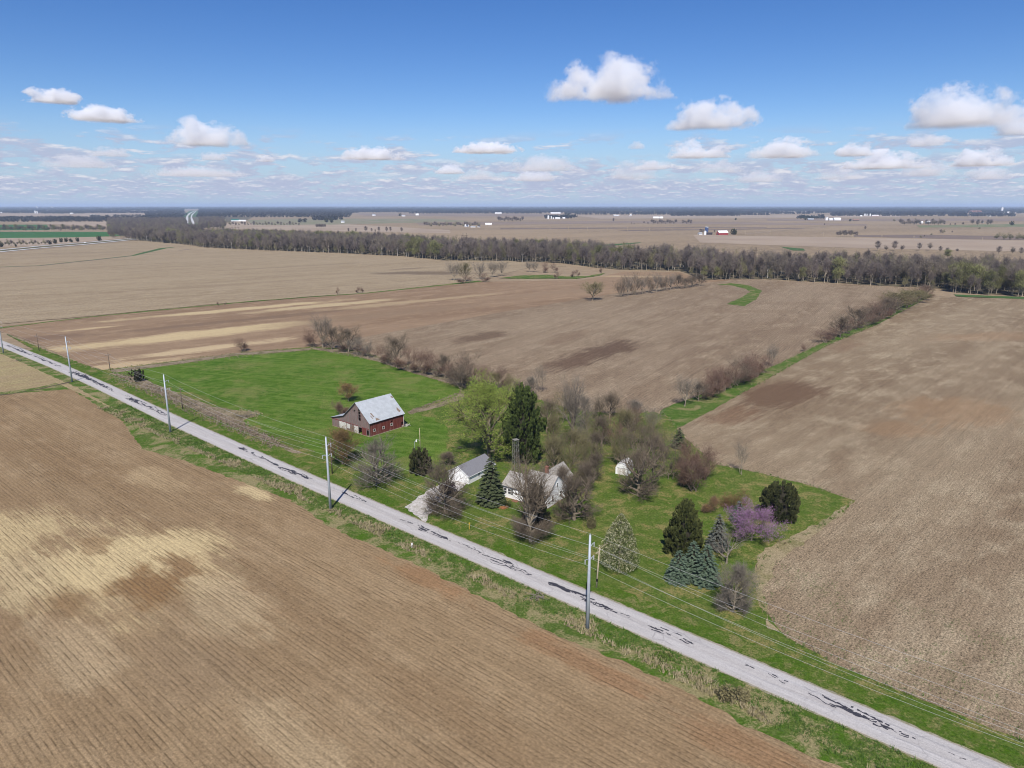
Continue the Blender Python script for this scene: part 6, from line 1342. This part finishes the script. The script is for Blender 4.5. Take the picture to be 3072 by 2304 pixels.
tufts('lawn_tufts', 'short uneven grass tufts over the front lawn', M_gblade, sp4, .32, 5, 4, 1.2)
def sticks(px, py, n_, ln, label, sp):
    x_, y_ = G(px, py); rr = random.Random(px); mb = MB()
    for k in range(n_):
        a = Vector((rr.gauss(0, sp), rr.gauss(0, sp * .6), .12 + rr.random() * .3)); d_ = rdir(rr, Z, R(rr.uniform(70, 90)), rr.uniform(0, 6.28)); mb.tube([a, a + d_ * rr.uniform(.4, 1) * ln], [.05, .03], 4)
    o = mb.build('brush_pile', M_twiggrey); o.location = (x_, y_, ZC[0]); tag(o, label, 'brush pile')
sticks(1607, 1800, 26, 2.0, 'grey heap of cut branches on the camera-side verge', .8)
sticks(740, 1252, 60, 2.2, 'pale brush pile at the edge of the pasture', 1.7)
sticks(58, 1086, 20, 1.8, 'dark brush pile in the dry corner field', 1.0)
sticks(1377, 1350, 14, 1.2, 'small twig scatter beside the garage lawn', .7)

# ================================================================== CLOUDS (real volumes far beyond the haze)
def cloud_mat(name, dens, sx, sz, seed):
    m = bpy.data.materials.new(name); m.use_nodes = True; t = NT(m.node_tree)
    oc = t.n('ShaderNodeTexCoord').outputs['Object']
    o = t.xyz(oc)                                                   # object space: unit ellipsoid, flat base at z=0
    n1 = t.noise(t.vm('ADD', t.vm('MULTIPLY', oc, (sx, sx, sz)), (seed, seed * .7, 0)), 1.0, 9, .64)
    zz = o[2]
    base = t.ramp(zz, .0, .10)
    rr_ = t.vm('LENGTH', t.vm('MULTIPLY', oc, (1, 1, 1)))
    f = t.m('SUBTRACT', t.m('ADD', t.m('SUBTRACT', 1.0, rr_), t.m('MULTIPLY', t.m('SUBTRACT', n1, .5), 2.9)), .27)
    dn = t.m('MULTIPLY', t.ramp(f, 0.0, .13), base)
    dn = t.m('MULTIPLY', t.m('MULTIPLY', dn, t.ramp(rr_, 1.0, .9)), dens)
    pv = t.n('ShaderNodeVolumePrincipled', {'Color': (.962, .974, .992, 1), 'Density': dn, 'Anisotropy': 0.0})
    out = t.n('ShaderNodeOutputMaterial'); t.nt.links.new(pv.outputs[0], out.inputs['Volume'])
    m.cycles.volume_step_rate = .4
    return m
def cloud(px, py_base, wpx, hpx, label, seed, tau=3.2, base_alt=1400.0, dpt=.7):
    el_ = math.atan2(617 - py_base, 2133.0)
    u = (px - 1536) / 2133.0; v = (1152 - py_base) / 2133.0
    dy = CP + v * SP_; dz = -SP_ + v * CP; t_ = (base_alt - CAM_H) / dz; c = Vector((u * t_, dy * t_, base_alt))
    mpx = t_ / 2133.0
    rx, rz_ = wpx * .5 * mpx * 1.3, hpx * mpx * 1.12
    bm = bmesh.new(); bmesh.ops.create_icosphere(bm, subdivisions=3, radius=1.0)
    bmesh.ops.bisect_plane(bm, geom=bm.verts[:] + bm.edges[:] + bm.faces[:], plane_co=(0, 0, 0), plane_no=(0, 0, -1), clear_outer=True)
    bmesh.ops.contextual_create(bm, geom=[e for e in bm.edges if e.is_boundary])
    me = bpy.data.meshes.new('cloud'); bm.to_mesh(me); bm.free(); me.materials.append(cloud_mat('cloud %d' % seed, tau / rz_, 1.3 * rx / rz_ * (1.0 if wpx > 240 else .8), 1.45, seed * 3.3))
    o = link('cloud', me, None, c, math.atan2(-c.x, c.y), (rx, rx * dpt, rz_)); tag(o, label, 'cloud', None); return o
for a in [(1834, 300, 350, 125, 'largest white cumulus cloud standing alone high in the sky', 1), (2135, 388, 245, 92, 'second largest free-standing white cumulus cloud', 2), (2880, 382, 320, 125, 'broad slanting white cloud with a trailing grey neighbour', 3), (620, 440, 200, 88, 'flat-based white cloud above the highway', 4),
          (310, 366, 180, 52, 'small drifting cloud between the wisp and the highway cloud', 5), (165, 310, 150, 48, 'thin ragged wisp of cloud over the wheat field side', 6), (1465, 460, 180, 34, 'thin lens-shaped cloud low in the middle', 7), (1120, 480, 160, 40, 'small low cloud between the highway cloud and the lens-shaped one', 8), (1345, 523, 85, 40, 'small bright puff just over the plain', 9),
          (2090, 476, 170, 60, 'low cloud beneath the second cumulus', 10), (2350, 475, 200, 62, 'grey-white low cloud between the second cumulus and the slanting cloud', 11), (2560, 470, 110, 48, 'little grey cloud just above the brightest low cloud', 12), (2650, 508, 220, 56, 'brightest long low cloud over the grain farm', 13), (2930, 500, 170, 56, 'bright low cloud under the slanting cloud', 14), (3040, 410, 110, 90, 'grey cloud cut off beside the slanting cloud', 15)]:
    cloud(*a[:6])
rc = random.Random(8)
for i, (px, pb, w_, h_) in enumerate([(240, 505, 230, 36), (640, 482, 100, 26), (800, 486, 80, 24), (590, 530, 210, 34), (960, 524, 280, 56), (1210, 552, 200, 34), (1180, 488, 0, 0), (1620, 515, 210, 50), (1600, 545, 130, 36), (1780, 492, 90, 22), (1900, 540, 190, 50), (1960, 510, 140, 36), (2160, 520, 200, 44), (2280, 548, 140, 36), (2420, 530, 190, 46), (2520, 540, 150, 46), (2780, 530, 180, 40), (2960, 540, 170, 42), (1440, 540, 160, 32), (420, 556, 240, 30), (120, 560, 220, 28), (780, 556, 160, 28), (2050, 556, 170, 30), (2660, 556, 200, 30), (2250, 440, 60, 26), (1910, 448, 50, 24), (2780, 440, 120, 36), (330, 470, 110, 28), (1500, 566, 260, 24), (900, 470, 0, 0)]):
    if w_ and pb < 550 and i % 5 != 4: cloud(px, pb, w_ * (.7 + .5 * rc.random()), h_ * rc.uniform(.8, 1.25), 'small grey-white cloud in the low bank over the plain', 30 + i, tau=.75 + (i % 3) * .35)['group'] = 'low cloud bank'
# ================================================================== AIR
hb = MB(); hb.box(-45000, 45000, -400, 69000, -1.2, 140); 
hm = bpy.data.materials.new('haze'); hm.use_nodes = True; ht = NT(hm.node_tree)
pv = ht.n('ShaderNodeVolumePrincipled', {'Color': (.56, .73, 1.0, 1), 'Density': 5.0e-5, 'Anisotropy': 0.0}); ho = ht.n('ShaderNodeOutputMaterial'); ht.nt.links.new(pv.outputs[0], ho.inputs['Volume'])
hz_o = hb.build('haze', hm); tag(hz_o, 'thin bluish air over the whole plain', 'haze', kind='stuff')
